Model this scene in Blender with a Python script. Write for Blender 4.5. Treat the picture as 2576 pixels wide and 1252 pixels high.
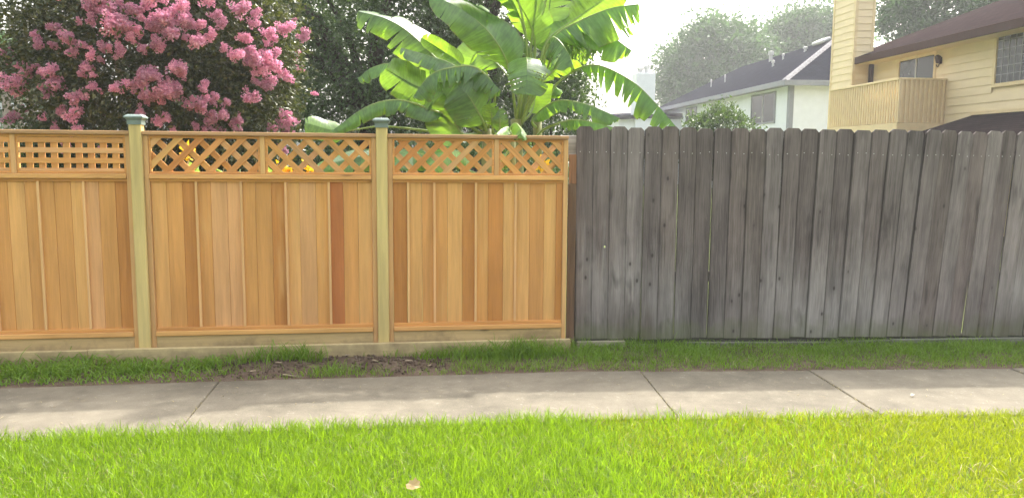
import bpy, math, random
import numpy as np
from mathutils import Vector, Matrix

# ------------------------------------------------------------------ camera, sky, sun, exposure
for o in list(bpy.data.objects): bpy.data.objects.remove(o)
scene = bpy.context.scene
COL = scene.collection
RAD = math.radians
CAM_H, FPX = 1.6, 1983.0                      # eye height; focal length for a 2576 px wide picture
PITCH, ROLL = math.atan(229/FPX), RAD(0.45)
cam_d = bpy.data.cameras.new('camera'); cam = bpy.data.objects.new('camera', cam_d); COL.objects.link(cam)
cam_d.sensor_width = 36; cam_d.lens = 36*FPX/2576; cam_d.clip_end = 2000; cam_d.clip_start = 0.05
_fw = Vector((0, math.cos(PITCH), -math.sin(PITCH))); _u0 = Vector((0, math.sin(PITCH), math.cos(PITCH))); _r0 = Vector((1, 0, 0))
_rt = _r0*math.cos(ROLL)+_u0*math.sin(ROLL); _up = -_r0*math.sin(ROLL)+_u0*math.cos(ROLL)
_m = Matrix.Identity(4)
for i in range(3): _m[i][0] = _rt[i]; _m[i][1] = _up[i]; _m[i][2] = -_fw[i]
_m.translation = Vector((0, 0, CAM_H)); cam.matrix_world = _m
scene.camera = cam

SUN_EL, SUN_AZ = RAD(49), RAD(28)             # azimuth from straight ahead (+Y) towards +X
world = bpy.data.worlds.new('World'); scene.world = world; world.use_nodes = True
wn = world.node_tree.nodes; wl = world.node_tree.links; wn.clear()
sky = wn.new('ShaderNodeTexSky'); sky.sky_type = 'NISHITA'; sky.sun_disc = False
sky.sun_elevation = SUN_EL; sky.sun_rotation = SUN_AZ
sky.air_density = 2.0; sky.dust_density = 9.0; sky.ozone_density = 0.5
bg = wn.new('ShaderNodeBackground'); bg.inputs['Strength'].default_value = 0.15
wo = wn.new('ShaderNodeOutputWorld'); hs = wn.new('ShaderNodeHueSaturation'); hs.inputs['Saturation'].default_value = 0.3; wl.new(sky.outputs[0], hs.inputs['Color']); wl.new(hs.outputs[0], bg.inputs[0]); wl.new(bg.outputs[0], wo.inputs[0])
sun_d = bpy.data.lights.new('sun', 'SUN'); sun_d.energy = 2.0; sun_d.angle = RAD(1.2); sun_d.color = (1.0, 0.95, 0.86)
sun = bpy.data.objects.new('sun', sun_d); COL.objects.link(sun)
sd = Vector((math.sin(SUN_AZ)*math.cos(SUN_EL), math.cos(SUN_AZ)*math.cos(SUN_EL), math.sin(SUN_EL)))
sun.rotation_euler = sd.to_track_quat('Z', 'Y').to_euler(); sun.location = (10, 20, 25)
scene.view_settings.view_transform = 'Standard'; scene.view_settings.look = 'None'
scene.view_settings.gamma = 1; scene.view_settings.exposure = 1.97; scene.view_settings.use_curve_mapping = False
scene.render.engine = 'CYCLES'

# ------------------------------------------------------------------ helpers
rng = np.random.default_rng(7); random.seed(7)
def pt(x, y, Y):
    """world point at depth Y that is seen at (x, y) of the 2576 px picture (survey helper)"""
    d = _fw+_rt*((x-1288)/FPX)-_up*((y-626)/FPX)
    return Vector((0, 0, CAM_H))+d*(Y/d.y)
def tag(o, label=None, cat=None, group=None, kind=None):
    if label: o['label'] = label
    if cat: o['category'] = cat
    if group: o['group'] = group
    if kind: o['kind'] = kind
    return o
def empty(name, loc=(0, 0, 0), rz=0.0):
    o = bpy.data.objects.new(name, None); COL.objects.link(o); o.location = loc; o.rotation_euler = (0, 0, rz); o.empty_display_size = .1
    return o
def link_mesh(name, me, mat, parent=None, loc=(0, 0, 0), rot=(0, 0, 0), color=None):
    o = bpy.data.objects.new(name, me); COL.objects.link(o)
    if mat and not me.materials: me.materials.append(mat)
    o.parent = parent; o.location = loc; o.rotation_euler = rot
    if color is not None: o.color = (*color, 1)
    return o
def pyobj(name, v, f, mat, parent=None, loc=(0, 0, 0), rot=(0, 0, 0), color=None, smooth=False):
    me = bpy.data.meshes.new(name); me.from_pydata([tuple(a) for a in v], [], [tuple(a) for a in f]); me.update()
    if smooth: me.polygons.foreach_set('use_smooth', [True]*len(me.polygons))
    return link_mesh(name, me, mat, parent, loc, rot, color)
def fast_mesh(name, V, polys, smooth=False):
    """V (n,3); polys: list of (m,k) index arrays"""
    me = bpy.data.meshes.new(name); V = np.ascontiguousarray(V, np.float32)
    me.vertices.add(len(V)); me.vertices.foreach_set('co', V.ravel())
    tot = np.concatenate([np.full(len(p), p.shape[1], np.int32) for p in polys if len(p)])
    idx = np.concatenate([np.asarray(p, np.int32).ravel() for p in polys if len(p)])
    st = np.concatenate([[0], np.cumsum(tot)[:-1]]).astype(np.int32)
    me.loops.add(len(idx)); me.loops.foreach_set('vertex_index', idx)
    me.polygons.add(len(tot)); me.polygons.foreach_set('loop_start', st); me.polygons.foreach_set('loop_total', tot)
    if smooth: me.polygons.foreach_set('use_smooth', np.ones(len(tot), bool))
    me.update(calc_edges=True); return me
def box_vf(sx, sy, sz, b=0.0):
    """chamfered box centred on the origin"""
    x, y, z = sx/2, sy/2, sz/2
    if b <= 0:
        v = [(-x,-y,-z),(x,-y,-z),(x,y,-z),(-x,y,-z),(-x,-y,z),(x,-y,z),(x,y,z),(-x,y,z)]
        return v, [(0,3,2,1),(4,5,6,7),(0,1,5,4),(1,2,6,5),(2,3,7,6),(3,0,4,7)]
    b = min(b, x*.8, y*.8, z*.8); v = []; ix = {}
    for i in (-1, 1):
        for j in (-1, 1):
            for k in (-1, 1):
                ix[i,j,k,0] = len(v); v.append((i*x, j*(y-b), k*(z-b)))
                ix[i,j,k,1] = len(v); v.append((i*(x-b), j*y, k*(z-b)))
                ix[i,j,k,2] = len(v); v.append((i*(x-b), j*(y-b), k*z))
    f = []
    for s in (-1, 1):
        q = [(ix[s,-1,-1,0]), (ix[s,1,-1,0]), (ix[s,1,1,0]), (ix[s,-1,1,0])]; f.append(q if s > 0 else q[::-1])
        q = [(ix[-1,s,-1,1]), (ix[1,s,-1,1]), (ix[1,s,1,1]), (ix[-1,s,1,1])]; f.append(q[::-1] if s > 0 else q)
        q = [(ix[-1,-1,s,2]), (ix[1,-1,s,2]), (ix[1,1,s,2]), (ix[-1,1,s,2])]; f.append(q if s > 0 else q[::-1])
    def orient(q):
        p = [Vector(v[i]) for i in q]; n = (p[1]-p[0]).cross(p[2]-p[0]); c = sum(p, Vector())/len(p)
        return q if n.dot(c) > 0 else q[::-1]
    for a in (-1, 1):
        for c in (-1, 1):
            f.append(orient([ix[a,c,-1,0], ix[a,c,1,0], ix[a,c,1,1], ix[a,c,-1,1]]))
            f.append(orient([ix[a,-1,c,0], ix[a,1,c,0], ix[a,1,c,2], ix[a,-1,c,2]]))
            f.append(orient([ix[-1,a,c,1], ix[1,a,c,1], ix[1,a,c,2], ix[-1,a,c,2]]))
            for d in (-1, 1): f.append(orient([ix[a,c,d,0], ix[a,c,d,1], ix[a,c,d,2]]))
    return v, f
def bar(name, x0, x1, y0, y1, z0, z1, mat, parent=None, b=.003, color=None, rot=(0, 0, 0)):
    """a piece spanning the given local ranges; its origin at its own centre"""
    v, f = box_vf(abs(x1-x0), abs(y1-y0), abs(z1-z0), b)
    return pyobj(name, v, f, mat, parent, ((x0+x1)/2, (y0+y1)/2, (z0+z1)/2), rot, color)
def tube_vf(P, R, n=8, cap=True):
    P = [Vector(p) for p in P]; v = []; f = []; ref = Vector((0.31, 0.9, 0.2)).normalized()
    for i, p in enumerate(P):
        t = (P[min(i+1, len(P)-1)]-P[max(i-1, 0)]).normalized()
        a = t.cross(ref)
        if a.length < .05: a = t.cross(Vector((1, 0, 0)))
        a.normalize(); c = t.cross(a)
        for k in range(n):
            g = 2*math.pi*k/n; v.append(p+(a*math.cos(g)+c*math.sin(g))*R[i])
    for i in range(len(P)-1):
        for k in range(n):
            f.append((i*n+k, i*n+(k+1) % n, (i+1)*n+(k+1) % n, (i+1)*n+k))
    if cap: f.append(tuple(range(n))[::-1]); f.append(tuple((len(P)-1)*n+k for k in range(n)))
    return v, f
def join(parts):
    V = []; Fc = []
    for v, f in parts:
        o = len(V); V += list(v); Fc += [tuple(i+o for i in q) for q in f]
    return V, Fc
def curve_pts(P, n):
    """Catmull-Rom through control points"""
    P = [Vector(p) for p in P]; Q = [P[0]*2-P[1]]+P+[P[-1]*2-P[-2]]; out = []
    for k in range(n):
        t = k/(n-1)*(len(P)-1); i = min(int(t), len(P)-2); u = t-i; a, b, c, d = Q[i:i+4]
        out.append(.5*((2*b)+(c-a)*u+(2*a-5*b+4*c-d)*u*u+(3*b-a-3*c+d)*u**3))
    return out

# ------------------------------------------------------------------ materials
class NT:
    def __init__(s, name):
        s.m = bpy.data.materials.new(name); s.m.use_nodes = True; s.t = s.m.node_tree; s.t.nodes.clear()
        s.out = s.t.nodes.new('ShaderNodeOutputMaterial')
    def n(s, typ, ins=None, **kw):
        d = s.t.nodes.new(typ)
        for k, v in kw.items(): setattr(d, k, v)
        for k, v in (ins or {}).items(): s.set(d.inputs[k], v)
        return d
    def set(s, sock, v):
        if isinstance(v, bpy.types.NodeSocket): s.t.links.new(v, sock)
        elif isinstance(v, (tuple, list)) and len(v) == 3 and sock.type == 'RGBA': sock.default_value = (*v, 1)
        else: sock.default_value = v
    def noise(s, vec, scale, detail=3, rough=.55, dist=0):
        return s.n('ShaderNodeTexNoise', {'Vector': vec, 'Scale': scale, 'Detail': detail, 'Roughness': rough, 'Distortion': dist}).outputs[0]
    def ramp(s, fac, a, b, lo=0., hi=1.):
        return s.n('ShaderNodeMapRange', {0: fac, 1: a, 2: b, 3: lo, 4: hi}).outputs[0]
    def math(s, op, a, b=0., clamp=False):
        return s.n('ShaderNodeMath', {0: a, 1: b}, operation=op, use_clamp=clamp).outputs[0]
    def mix(s, fac, a, b, mode='MIX'):
        d = s.n('ShaderNodeMix', data_type='RGBA', blend_type=mode); s.set(d.inputs[0], fac); s.set(d.inputs[6], a); s.set(d.inputs[7], b); return d.outputs[2]
    def scale(s, col, val):
        d = s.n('ShaderNodeVectorMath', operation='SCALE'); s.set(d.inputs[0], col); s.set(d.inputs['Scale'], val); return d.outputs[0]
    def mapping(s, vec, sc=(1, 1, 1), loc=(0, 0, 0)):
        return s.n('ShaderNodeMapping', {'Vector': vec, 'Scale': sc, 'Location': loc}).outputs[0]
    def bump(s, h, st=.3, dist=.01):
        return s.n('ShaderNodeBump', {'Strength': st, 'Distance': dist, 'Height': h}).outputs[0]
    def pbr(s, col, rough=.7, spec=.25, normal=None, **k):
        d = s.n('ShaderNodeBsdfPrincipled', {'Base Color': col, 'Roughness': rough, 'Specular IOR Level': spec})
        if normal is not None: s.set(d.inputs['Normal'], normal)
        for a, v in k.items(): s.set(d.inputs[a.replace('_', ' ')], v)
        return d.outputs[0]
    def done(s, sh): s.t.links.new(sh, s.out.inputs[0]); return s.m
def obj_vec(t, shift=37.):
    tc = t.n('ShaderNodeTexCoord').outputs['Object']; r = t.n('ShaderNodeObjectInfo').outputs['Random']
    return t.n('ShaderNodeVectorMath', {0: tc, 1: t.scale((1., .7, .4), t.math('MULTIPLY', r, shift))}, operation='ADD').outputs[0]
def wood_mat(name, axis, gray=False, contrast=1., knots=.0, dirt=False):
    """grain along the piece; base tone from the object's own colour"""
    t = NT(name); v = obj_vec(t); col = t.n('ShaderNodeObjectInfo').outputs['Color']
    def sc(a, l): return tuple(l if i == axis else a for i in range(3))
    wob = t.noise(t.mapping(v, sc(7, 1.6)), 1., 2)
    vv = t.n('ShaderNodeVectorMath', {0: t.mapping(v, sc(1, .035)), 1: t.scale((1., 1., .0) if axis == 2 else (0., 1., 1.), t.math('MULTIPLY', wob, .035))}, operation='ADD').outputs[0]
    g1 = t.noise(vv, 130., 3, .6); g2 = t.noise(vv, 34., 2, .5); br = t.noise(t.mapping(v, sc(5, .9)), 1., 3, .6)
    k = t.math('ADD', t.math('ADD', t.ramp(g1, .3, .7, -.12*contrast, .1*contrast), t.ramp(g2, .3, .7, -.16*contrast, .12*contrast)), t.ramp(br, .3, .7, -.13, .13))
    c = t.scale(col, t.math('ADD', k, 1.))
    if name == 'cedar_vertical':   # pale sapwood runs and browner heartwood along a board
        sw = t.noise(t.mapping(v, (4.5, 4.5, .6)), 1., 4, .6, .3); c = t.mix(t.ramp(sw, .6, .7, 0., .35), c, (.7, .44, .18)); c = t.mix(t.ramp(sw, .42, .3, 0., .3), c, t.scale(c, .8))
    if knots > 0:
        d = t.n('ShaderNodeTexVoronoi', {'Vector': t.mapping(v, sc(9, 3.0)), 'Scale': 1., 'Randomness': 1.}); pick = t.math('GREATER_THAN', t.n('ShaderNodeSeparateColor', {0: d.outputs['Color']}).outputs[0], 1-knots)
        dark = t.math('MULTIPLY', t.ramp(d.outputs['Distance'], .07, .17, 1., 0.), pick)
        c = t.mix(t.math('MULTIPLY', dark, .75), c, t.scale(c, .38))
        ring = t.math('MULTIPLY', t.ramp(d.outputs['Distance'], .12, .45, .22, 0.), pick); c = t.mix(ring, c, t.scale(c, .6))
    if dirt:
        ps = t.n('ShaderNodeNewGeometry').outputs['Position']; dn = t.math('ADD', t.n('ShaderNodeSeparateXYZ', {0: ps}).outputs[2], t.math('MULTIPLY', t.math('SUBTRACT', t.noise(ps, 4.5, 5, .7), .5), .55))
        c = t.mix(t.ramp(dn, .14, -.06, 0., .7), c, (.13, .095, .06))
    bp = t.bump(t.math('ADD', g1, g2), .25 if not gray else .5, .002 if not gray else .004)
    return t.done(t.pbr(c, .72 if not gray else .9, .2, bp))
def gray_mat():
    t = NT('weathered_wood'); v = obj_vec(t); inf = t.n('ShaderNodeObjectInfo'); col = inf.outputs['Color']; pos = t.n('ShaderNodeNewGeometry').outputs['Position']
    z = t.n('ShaderNodeSeparateXYZ', {0: pos}).outputs[2]
    wob = t.noise(t.mapping(v, (6, 6, 1.3)), 1., 3); vv = t.n('ShaderNodeVectorMath', {0: t.mapping(v, (1, 1, .03)), 1: t.scale((1., 1., 0.), t.math('MULTIPLY', wob, .05))}, operation='ADD').outputs[0]
    g1 = t.noise(vv, 120., 4, .65); g2 = t.noise(vv, 30., 3, .6); br = t.noise(t.mapping(v, (8, 8, 1.1)), 1., 4, .65)
    k = t.math('ADD', t.math('ADD', t.ramp(g1, .3, .7, -.18, .15), t.ramp(g2, .3, .7, -.16, .14)), t.math('ADD', t.ramp(br, .3, .7, -.25, .2), t.ramp(t.noise(t.mapping(pos, (1.1, 1.1, .8)), 1., 4, .65), .35, .65, -.24, .16)))
    c = t.scale(col, t.math('ADD', k, 1.))
    # sprinkler-bleached streaks on the lower boards, with a ragged upper limit on every board
    lim = t.math('ADD', z, t.math('MULTIPLY', t.math('SUBTRACT', t.noise(t.mapping(v, (16, 16, .8)), 1., 4, .7), .5), 1.5))
    pale = t.math('MULTIPLY', t.ramp(lim, .95, .4), t.ramp(t.noise(t.mapping(pos, (.8, .8, .3)), 1., 2), .4, .58, .0, 1.))
    c = t.mix(t.math('MULTIPLY', pale, .5), c, t.scale((.36, .345, .335), t.math('ADD', t.math('MULTIPLY', k, .8), 1.)))
    # brown damp low down, board edges darkened in the colour as shaded seams
    dp = t.math('MULTIPLY', t.ramp(t.math('ADD', z, t.math('MULTIPLY', t.noise(t.mapping(v, (7, 7, 1.5)), 1., 4, .65), .9)), .95, .5), t.ramp(t.noise(t.mapping(pos, (2.2, 2.2, .4)), 1., 3), .5, .62, 0., .75)); c = t.mix(dp, c, (.105, .085, .072))
    ex = t.math('ABSOLUTE', t.n('ShaderNodeSeparateXYZ', {0: t.n('ShaderNodeTexCoord').outputs['Object']}).outputs[0]); c = t.scale(c, t.ramp(t.math('ADD', ex, t.math('MULTIPLY', t.math('SUBTRACT', t.noise(v, 9., 2), .5), .008)), .0655, .072, 1., .45))
    # dark mould blotches
    mo = t.noise(t.mapping(v, (9, 9, 2.0)), 1., 3, .5, .3); c = t.mix(t.ramp(mo, .62, .76, 0., .7), c, (.06, .052, .05))
    # algae at the foot
    al = t.math('ADD', z, t.math('MULTIPLY', t.noise(pos, 5., 3), .45)); c = t.mix(t.ramp(al, .48, .2, 0., .7), c, (.115, .135, .055))
    d = t.n('ShaderNodeTexVoronoi', {'Vector': t.mapping(v, (10, 10, 5.5)), 'Scale': 1.}); pick = t.math('GREATER_THAN', t.n('ShaderNodeSeparateColor', {0: d.outputs['Color']}).outputs[1], .62)
    c = t.mix(t.math('MULTIPLY', t.ramp(d.outputs['Distance'], .06, .13, .8, 0.), pick), c, (.06, .05, .047)); c = t.mix(t.math('MULTIPLY', t.ramp(d.outputs['Distance'], .1, .42, .35, 0.), pick), c, t.scale(c, .55))
    return t.done(t.pbr(c, .92, .15, t.bump(t.math('ADD', g1, t.math('MULTIPLY', g2, 1.5)), .6, .004)))
def leaf_mat(name, a, b, tr, fac=.4, rough=.45, spec=.4, streak=False, wear=None, objvar=0.):
    t = NT(name); r = t.n('ShaderNodeNewGeometry').outputs['Random Per Island']; c = t.mix(r, a, b); tc = t.mix(r, tr, t.scale(tr, .7)) if False else t.scale(tr, t.ramp(r, 0, 1, .7, 1.15))
    nrm = None
    if streak:
        oc = t.n('ShaderNodeTexCoord').outputs['UV']; g = t.noise(t.mapping(oc, (1.5, 46, 1)), 1., 3, .5); g0 = t.noise(t.mapping(oc, (3, 9, 1)), 1., 3)
        k = t.math('ADD', t.ramp(g, .3, .7, .8, 1.15), t.ramp(g0, .3, .7, -.15, .15)); c = t.scale(c, k); tc = t.scale(tc, k); nrm = t.bump(g, .5, .006)
        if wear:
            u = t.n('ShaderNodeSeparateXYZ', {0: oc}).outputs[0]
            e = t.ramp(t.math('ADD', t.math('ABSOLUTE', u), t.math('MULTIPLY', t.noise(t.mapping(oc, (4, 14, 1)), 1., 4), .3)), 1.1, 1.2); c = t.mix(e, c, wear); tc = t.mix(e, tc, t.scale(wear, .5))
    if objvar: ov = t.ramp(t.n('ShaderNodeObjectInfo').outputs['Random'], 0, 1, 1-objvar, 1+objvar); c = t.scale(c, ov); tc = t.scale(tc, ov)
    p = t.pbr(c, rough, spec, nrm); q = t.n('ShaderNodeBsdfTranslucent', {'Color': tc}).outputs[0]
    return t.done(t.n('ShaderNodeMixShader', {0: fac, 1: p, 2: q}).outputs[0])
def plain(name, col, rough=.7, spec=.3, var=.12, sc=6., bump=0., metal=0.):
    t = NT(name); v = obj_vec(t); n = t.noise(v, sc, 4, .6); c = t.scale(col, t.ramp(n, .25, .75, 1-var, 1+var)); n2 = t.noise(v, sc*14, 2)
    return t.done(t.pbr(c, rough, spec, t.bump(n2, bump, .004) if bump else None, Metallic=metal))

M = {}
M['cedar_v'] = wood_mat('cedar_vertical', 2, contrast=.55, knots=.05)
M['cedar_h'] = wood_mat('cedar_horizontal', 0, contrast=.8, knots=.22)
M['pine'] = wood_mat('treated_pine', 2, contrast=.6, knots=.3)
M['pine_h'] = wood_mat('treated_pine_timber', 0, contrast=.6, knots=.22, dirt=True)
M['gray'] = gray_mat()
M['gray_h'] = wood_mat('weathered_rail', 0, gray=True, contrast=1.3)
M['brown'] = wood_mat('brown_post', 2, gray=True, contrast=1.6)
M['cap'] = plain('painted_cap', (.17, .22, .20), .55, .4, .15, 20)
M['nail'] = plain('galvanised', (.6, .6, .58), .4, .5, .1, 10, metal=.6)
def concrete_mat():
    t = NT('concrete'); pos = t.n('ShaderNodeNewGeometry').outputs['Position']; r = t.n('ShaderNodeObjectInfo').outputs['Random']
    a = t.noise(pos, 1.7, 5, .62, .4); b = t.noise(pos, 9., 4, .6); c = t.noise(pos, 160., 2, .6); sp = t.noise(pos, 34., 3, .7)
    k = t.math('ADD', t.math('ADD', t.ramp(a, .3, .7, -.26, .2), t.ramp(b, .3, .7, -.11, .11)), t.math('ADD', t.ramp(c, .3, .7, -.14, .14), t.ramp(r, 0, 1, -.07, .07)))
    col = t.scale((.145, .128, .098), t.math('ADD', k, 1.)); st = t.noise(t.mapping(pos, (1., 2.2, 1)), 2.3, 6, .75, .6)
    col = t.mix(t.ramp(st, .57, .72, 0., .45), col, (.095, .08, .06)); col = t.mix(t.ramp(t.math('MULTIPLY', sp, t.ramp(b, .4, .6, .7, 1.15)), .66, .74, 0., .5), col, (.27, .25, .21))
    return t.done(t.pbr(col, .9, .2, t.bump(t.math('ADD', c, t.math('MULTIPLY', b, .6)), .4, .004)))
M['concrete'] = concrete_mat()
def soil_mat():
    t = NT('soil'); pos = t.n('ShaderNodeNewGeometry').outputs['Position']; a = t.noise(pos, 6., 5, .65); b = t.noise(pos, 60., 4, .7)
    c = t.mix(t.ramp(a, .35, .65), (.1, .07, .052), (.18, .135, .1)); c = t.mix(t.ramp(b, .62, .75, 0., .6), c, (.24, .2, .15))
    return t.done(t.pbr(c, .95, .1, t.bump(t.math('ADD', a, b), 1., .02)))
M['soil'] = soil_mat()
def ground_mat():
    t = NT('far_lawn'); pos = t.n('ShaderNodeNewGeometry').outputs['Position']; a = t.noise(pos, .8, 5, .65); b = t.noise(pos, 40., 4, .7)
    c = t.mix(t.ramp(a, .35, .65), (.10, .135, .04), (.15, .185, .06)); c = t.scale(c, t.ramp(b, .3, .7, .6, 1.3))
    return t.done(t.pbr(c, .95, .1, t.bump(b, 1., .03)))
M['ground'] = ground_mat()
M['lawn'] = leaf_mat('lawn_blade', (.085, .165, .011), (.17, .25, .017), (.27, .44, .012), .5, .42, .3)
M['mown'] = leaf_mat('mown_blade', (.125, .19, .01), (.22, .262, .016), (.38, .455, .01), .5, .45, .25)
M['verge'] = leaf_mat('verge_blade', (.11, .215, .022), (.2, .32, .045), (.28, .46, .03), .42, .45, .3)
M['straw'] = leaf_mat('dry_blade', (.3, .24, .12), (.42, .36, .2), (.3, .24, .1), .3, .6, .2)
M['oak'] = leaf_mat('oak_leaf', (.055, .095, .04), (.115, .175, .065), (.09, .16, .02), .3, .35, .5)
M['myrtle'] = leaf_mat('myrtle_leaf', (.045, .068, .03), (.125, .125, .05), (.1, .12, .02), .3, .4, .45)
M['hedge'] = leaf_mat('hedge_leaf', (.03, .065, .018), (.07, .115, .03), (.1, .18, .02), .3, .4, .45)
M['fartree'] = leaf_mat('far_leaf', (.04, .09, .035), (.07, .14, .05), (.1, .2, .05), .3, .5, .4)
M['pink'] = leaf_mat('pink_petal', (.68, .25, .4), (.88, .56, .68), (.75, .32, .5), .35, .6, .2, objvar=.22)
M['banana'] = leaf_mat('banana_blade', (.06, .125, .045), (.085, .165, .06), (.32, .55, .035), .42, .28, .75, True, (.22, .17, .06))
M['banana_young'] = leaf_mat('banana_young_blade', (.1, .2, .04), (.13, .24, .05), (.42, .68, .03), .45, .3, .6, True)
M['petiole'] = plain('petiole', (.22, .3, .07), .4, .45, .2, 8)
M['pseudostem'] = plain('pseudostem', (.2, .2, .07), .55, .3, .35, 12, .3)
M['bark'] = plain('bark', (.075, .06, .05), .9, .15, .3, 12, .8)
M['bark_m'] = plain('myrtle_bark', (.2, .14, .1), .7, .25, .3, 9, .3)
M['canna'] = leaf_mat('canna_leaf', (.11, .18, .05), (.19, .26, .09), (.3, .46, .06), .4, .4, .4)
M['yellow'] = leaf_mat('yellow_petal', (.8, .45, .02), (.85, .55, .04), (.9, .5, .02), .4, .6, .2)
M['stalk'] = plain('dry_stalk', (.36, .28, .15), .8, .2, .25, 15)

# ------------------------------------------------------------------ the setting
# fence lines in plan: new fence Y = 6.48+.135 X, old fence Y = 6.63+.07 X; walk follows the same bend
def walk_far(X): return 5.745+.132*X if X < .43 else 5.802+.0615*(X-.43)
def fence_front(X): return 6.40+.135*X if X < .5 else 6.60+.07*X
pyobj('ground', [(-150, -30, -.035), (150, -30, -.035), (150, 170, -.035), (-150, 170, -.035)], [(0, 1, 2, 3)], M['ground']); bpy.data.objects['ground']['kind'] = 'structure'
walk = tag(empty('sidewalk'), kind='structure')
WW = 1.1
def perp(X): d = .132 if X < .43 else .0615; l = math.hypot(1, d); return Vector((d/l, -1/l))
J = [-9.5, -6.6, -5.1, -2.08, .98, 2.29, 3.9, 5.4, 8.4, 11.4]
for i in range(len(J)-1):
    xs = [J[i]+.003]+([.43] if J[i] < .43 < J[i+1] else [])+[J[i+1]-.003]
    # finer far edge so that it is not ruler straight
    fx = np.linspace(xs[0], xs[-1], 15); fx = sorted(set(list(fx)+xs)); top = []; n = len(fx)
    for X in fx: top.append((X, walk_far(X)+random.uniform(-.006, .006)))
    for X in fx[::-1]:
        p = perp(X); top.append((X+p.x*WW, walk_far(X)+p.y*WW))
    dz = random.uniform(-.004, .004); tilt = random.uniform(-.003, .003); c = Vector((sum(p[0] for p in top)/len(top), sum(p[1] for p in top)/len(top)))
    m = len(top); bev = .007; V = []
    for k, (dx, dzz) in enumerate(((0, -.12), (0, dz-bev), (bev, dz))):
        for (x, y) in top:
            q = Vector((x, y)); q2 = q+(c-q)*(dx/ (c-q).length) ; V.append((q2.x-c.x, q2.y-c.y, dzz+tilt*(x-c.x)))
    Fq = [tuple(range(2*m, 3*m))[::-1]]
    for r in range(2):
        for k in range(m): Fq.append((r*m+k, r*m+(k+1) % m, (r+1)*m+(k+1) % m, (r+1)*m+k)[::-1])
    pyobj('slab', V, Fq, M['concrete'], walk, (c.x, c.y, 0))
def noise2(x, y, s=1., seed=0):
    """cheap smooth 2-D value noise, -1..1"""
    r = np.random.default_rng(seed); out = np.zeros_like(x)
    for k in range(6):
        a = r.uniform(0, 6.28); f = s*r.uniform(.6, 1.8); out += np.sin((x*math.cos(a)+y*math.sin(a))*f*6.28+r.uniform(0, 6.28))
    return out/4
def patch(name, x0, x1, y_lo, y_hi, nx, ny, zf, mat):
    u, w = np.meshgrid(np.linspace(0, 1, nx), np.linspace(0, 1, ny), indexing='ij'); X = x0+(x1-x0)*u
    lo = np.vectorize(y_lo)(X); hi = np.vectorize(y_hi)(X); Y = lo+(hi-lo)*w; Z = zf(X, Y, w)
    i = np.arange(nx*ny).reshape(nx, ny); q = np.stack([i[:-1, :-1], i[1:, :-1], i[1:, 1:], i[:-1, 1:]], -1).reshape(-1, 4)
    me = fast_mesh(name, np.stack([X, Y, Z], -1).reshape(-1, 3), [q], True); o = link_mesh(name, me, mat); o['kind'] = 'structure'; return o
DIRT = [(-1.8, 5.95, .42, .22), (-.95, 6.0, .42, .22), (-1.35, 6.12, .3, .12), (-.72, 5.85, .25, .12), (-1.95, 5.62, .3, .07)]
def dirt(X, Y):
    d = np.zeros_like(X)
    for (a, b, rx, ry) in DIRT: d = np.maximum(d, 1-np.sqrt(((X-a)/rx)**2+((Y-b-.13*(X-a))/ry)**2)*.75)
    return np.clip(d+.22*noise2(X, Y, 2.5, 5), 0, 1)
def verge_z(X, Y): return -.004+.012*noise2(X, Y, 1.4, 3)+.03*np.clip(dirt(X, Y), 0, 1)*(1+.5*noise2(X, Y, 6, 9))
patch('verge_soil', -9.5, 11, lambda X: walk_far(X)+.002, lambda X: fence_front(X)+.16, 420, 26, lambda X, Y, w: verge_z(X, Y)*np.clip(w*6+.15, 0, 1)-.006, M['soil'])
def near(X): p = perp(X); return walk_far(X)+p.y*WW-.02
patch('lawn_soil', -9.5, 11, lambda X: -4., lambda X: near(X)-(.0 if X < .43 else .0), 120, 30, lambda X, Y, w: -.006+.006*noise2(X, Y, .5, 8), M['ground'])

# ------------------------------------------------------------------ grass
def blades(name, X, Y, Z, H, W, lean, mat, label, seg=3, az=None):
    n = len(X); a = rng.uniform(0, 2*np.pi, n) if az is None else az; la = rng.uniform(0, 2*np.pi, n)
    sx, sy = np.cos(a)*W/2, np.sin(a)*W/2; lx, ly = np.cos(la)*lean*H, np.sin(la)*lean*H; V = []
    for k in range(seg):
        t = k/seg; w = 1-.35*t; bx, by, bz = X+lx*t*t, Y+ly*t*t, Z+H*(t-.35*lean*t*t)
        V.append(np.stack([bx-sx*w, by-sy*w, bz], -1)); V.append(np.stack([bx+sx*w, by+sy*w, bz], -1))
    V.append(np.stack([X+lx, Y+ly, Z+H*(1-.35*lean)], -1)); V = np.stack(V, 1); m = 2*seg+1; base = (np.arange(n)*m)[:, None]
    q = np.concatenate([base+np.array([[2*k, 2*k+1, 2*k+3, 2*k+2]]) for k in range(seg-1)], 0); tr = base+np.array([[2*seg-2, 2*seg-1, 2*seg]])
    me = fast_mesh(name, V.reshape(-1, 3), [q, tr]); o = link_mesh(name, me, mat); return tag(o, label, 'grass', kind='stuff')
def scatter(n, x0, x1, y0, y1): return rng.uniform(x0, x1, n), rng.uniform(y0, y1, n)
vnear = np.vectorize(near); vfar = np.vectorize(walk_far); vff = np.vectorize(fence_front)
X, Y = scatter(255000, -5., 5.2, 2.6, 5.15)
edge = .45+.18*(4.7-Y)+.05*noise2(X, Y, 1.5, 2)
keep = (Y < vnear(X)+.03+.015*noise2(X, Y, 5, 1)) & (np.abs(X) < 1.2+Y*.85); X, Y, edge = X[keep], Y[keep], edge[keep]
long_ = (X < edge) | (rng.random(len(X)) < np.clip(.6-(X-edge)*.3, 0.0, 1)*np.where(X-edge < .15, 1, .75))
a = long_; k = 1+.22*noise2(X[a], Y[a], .9, 4)
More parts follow.
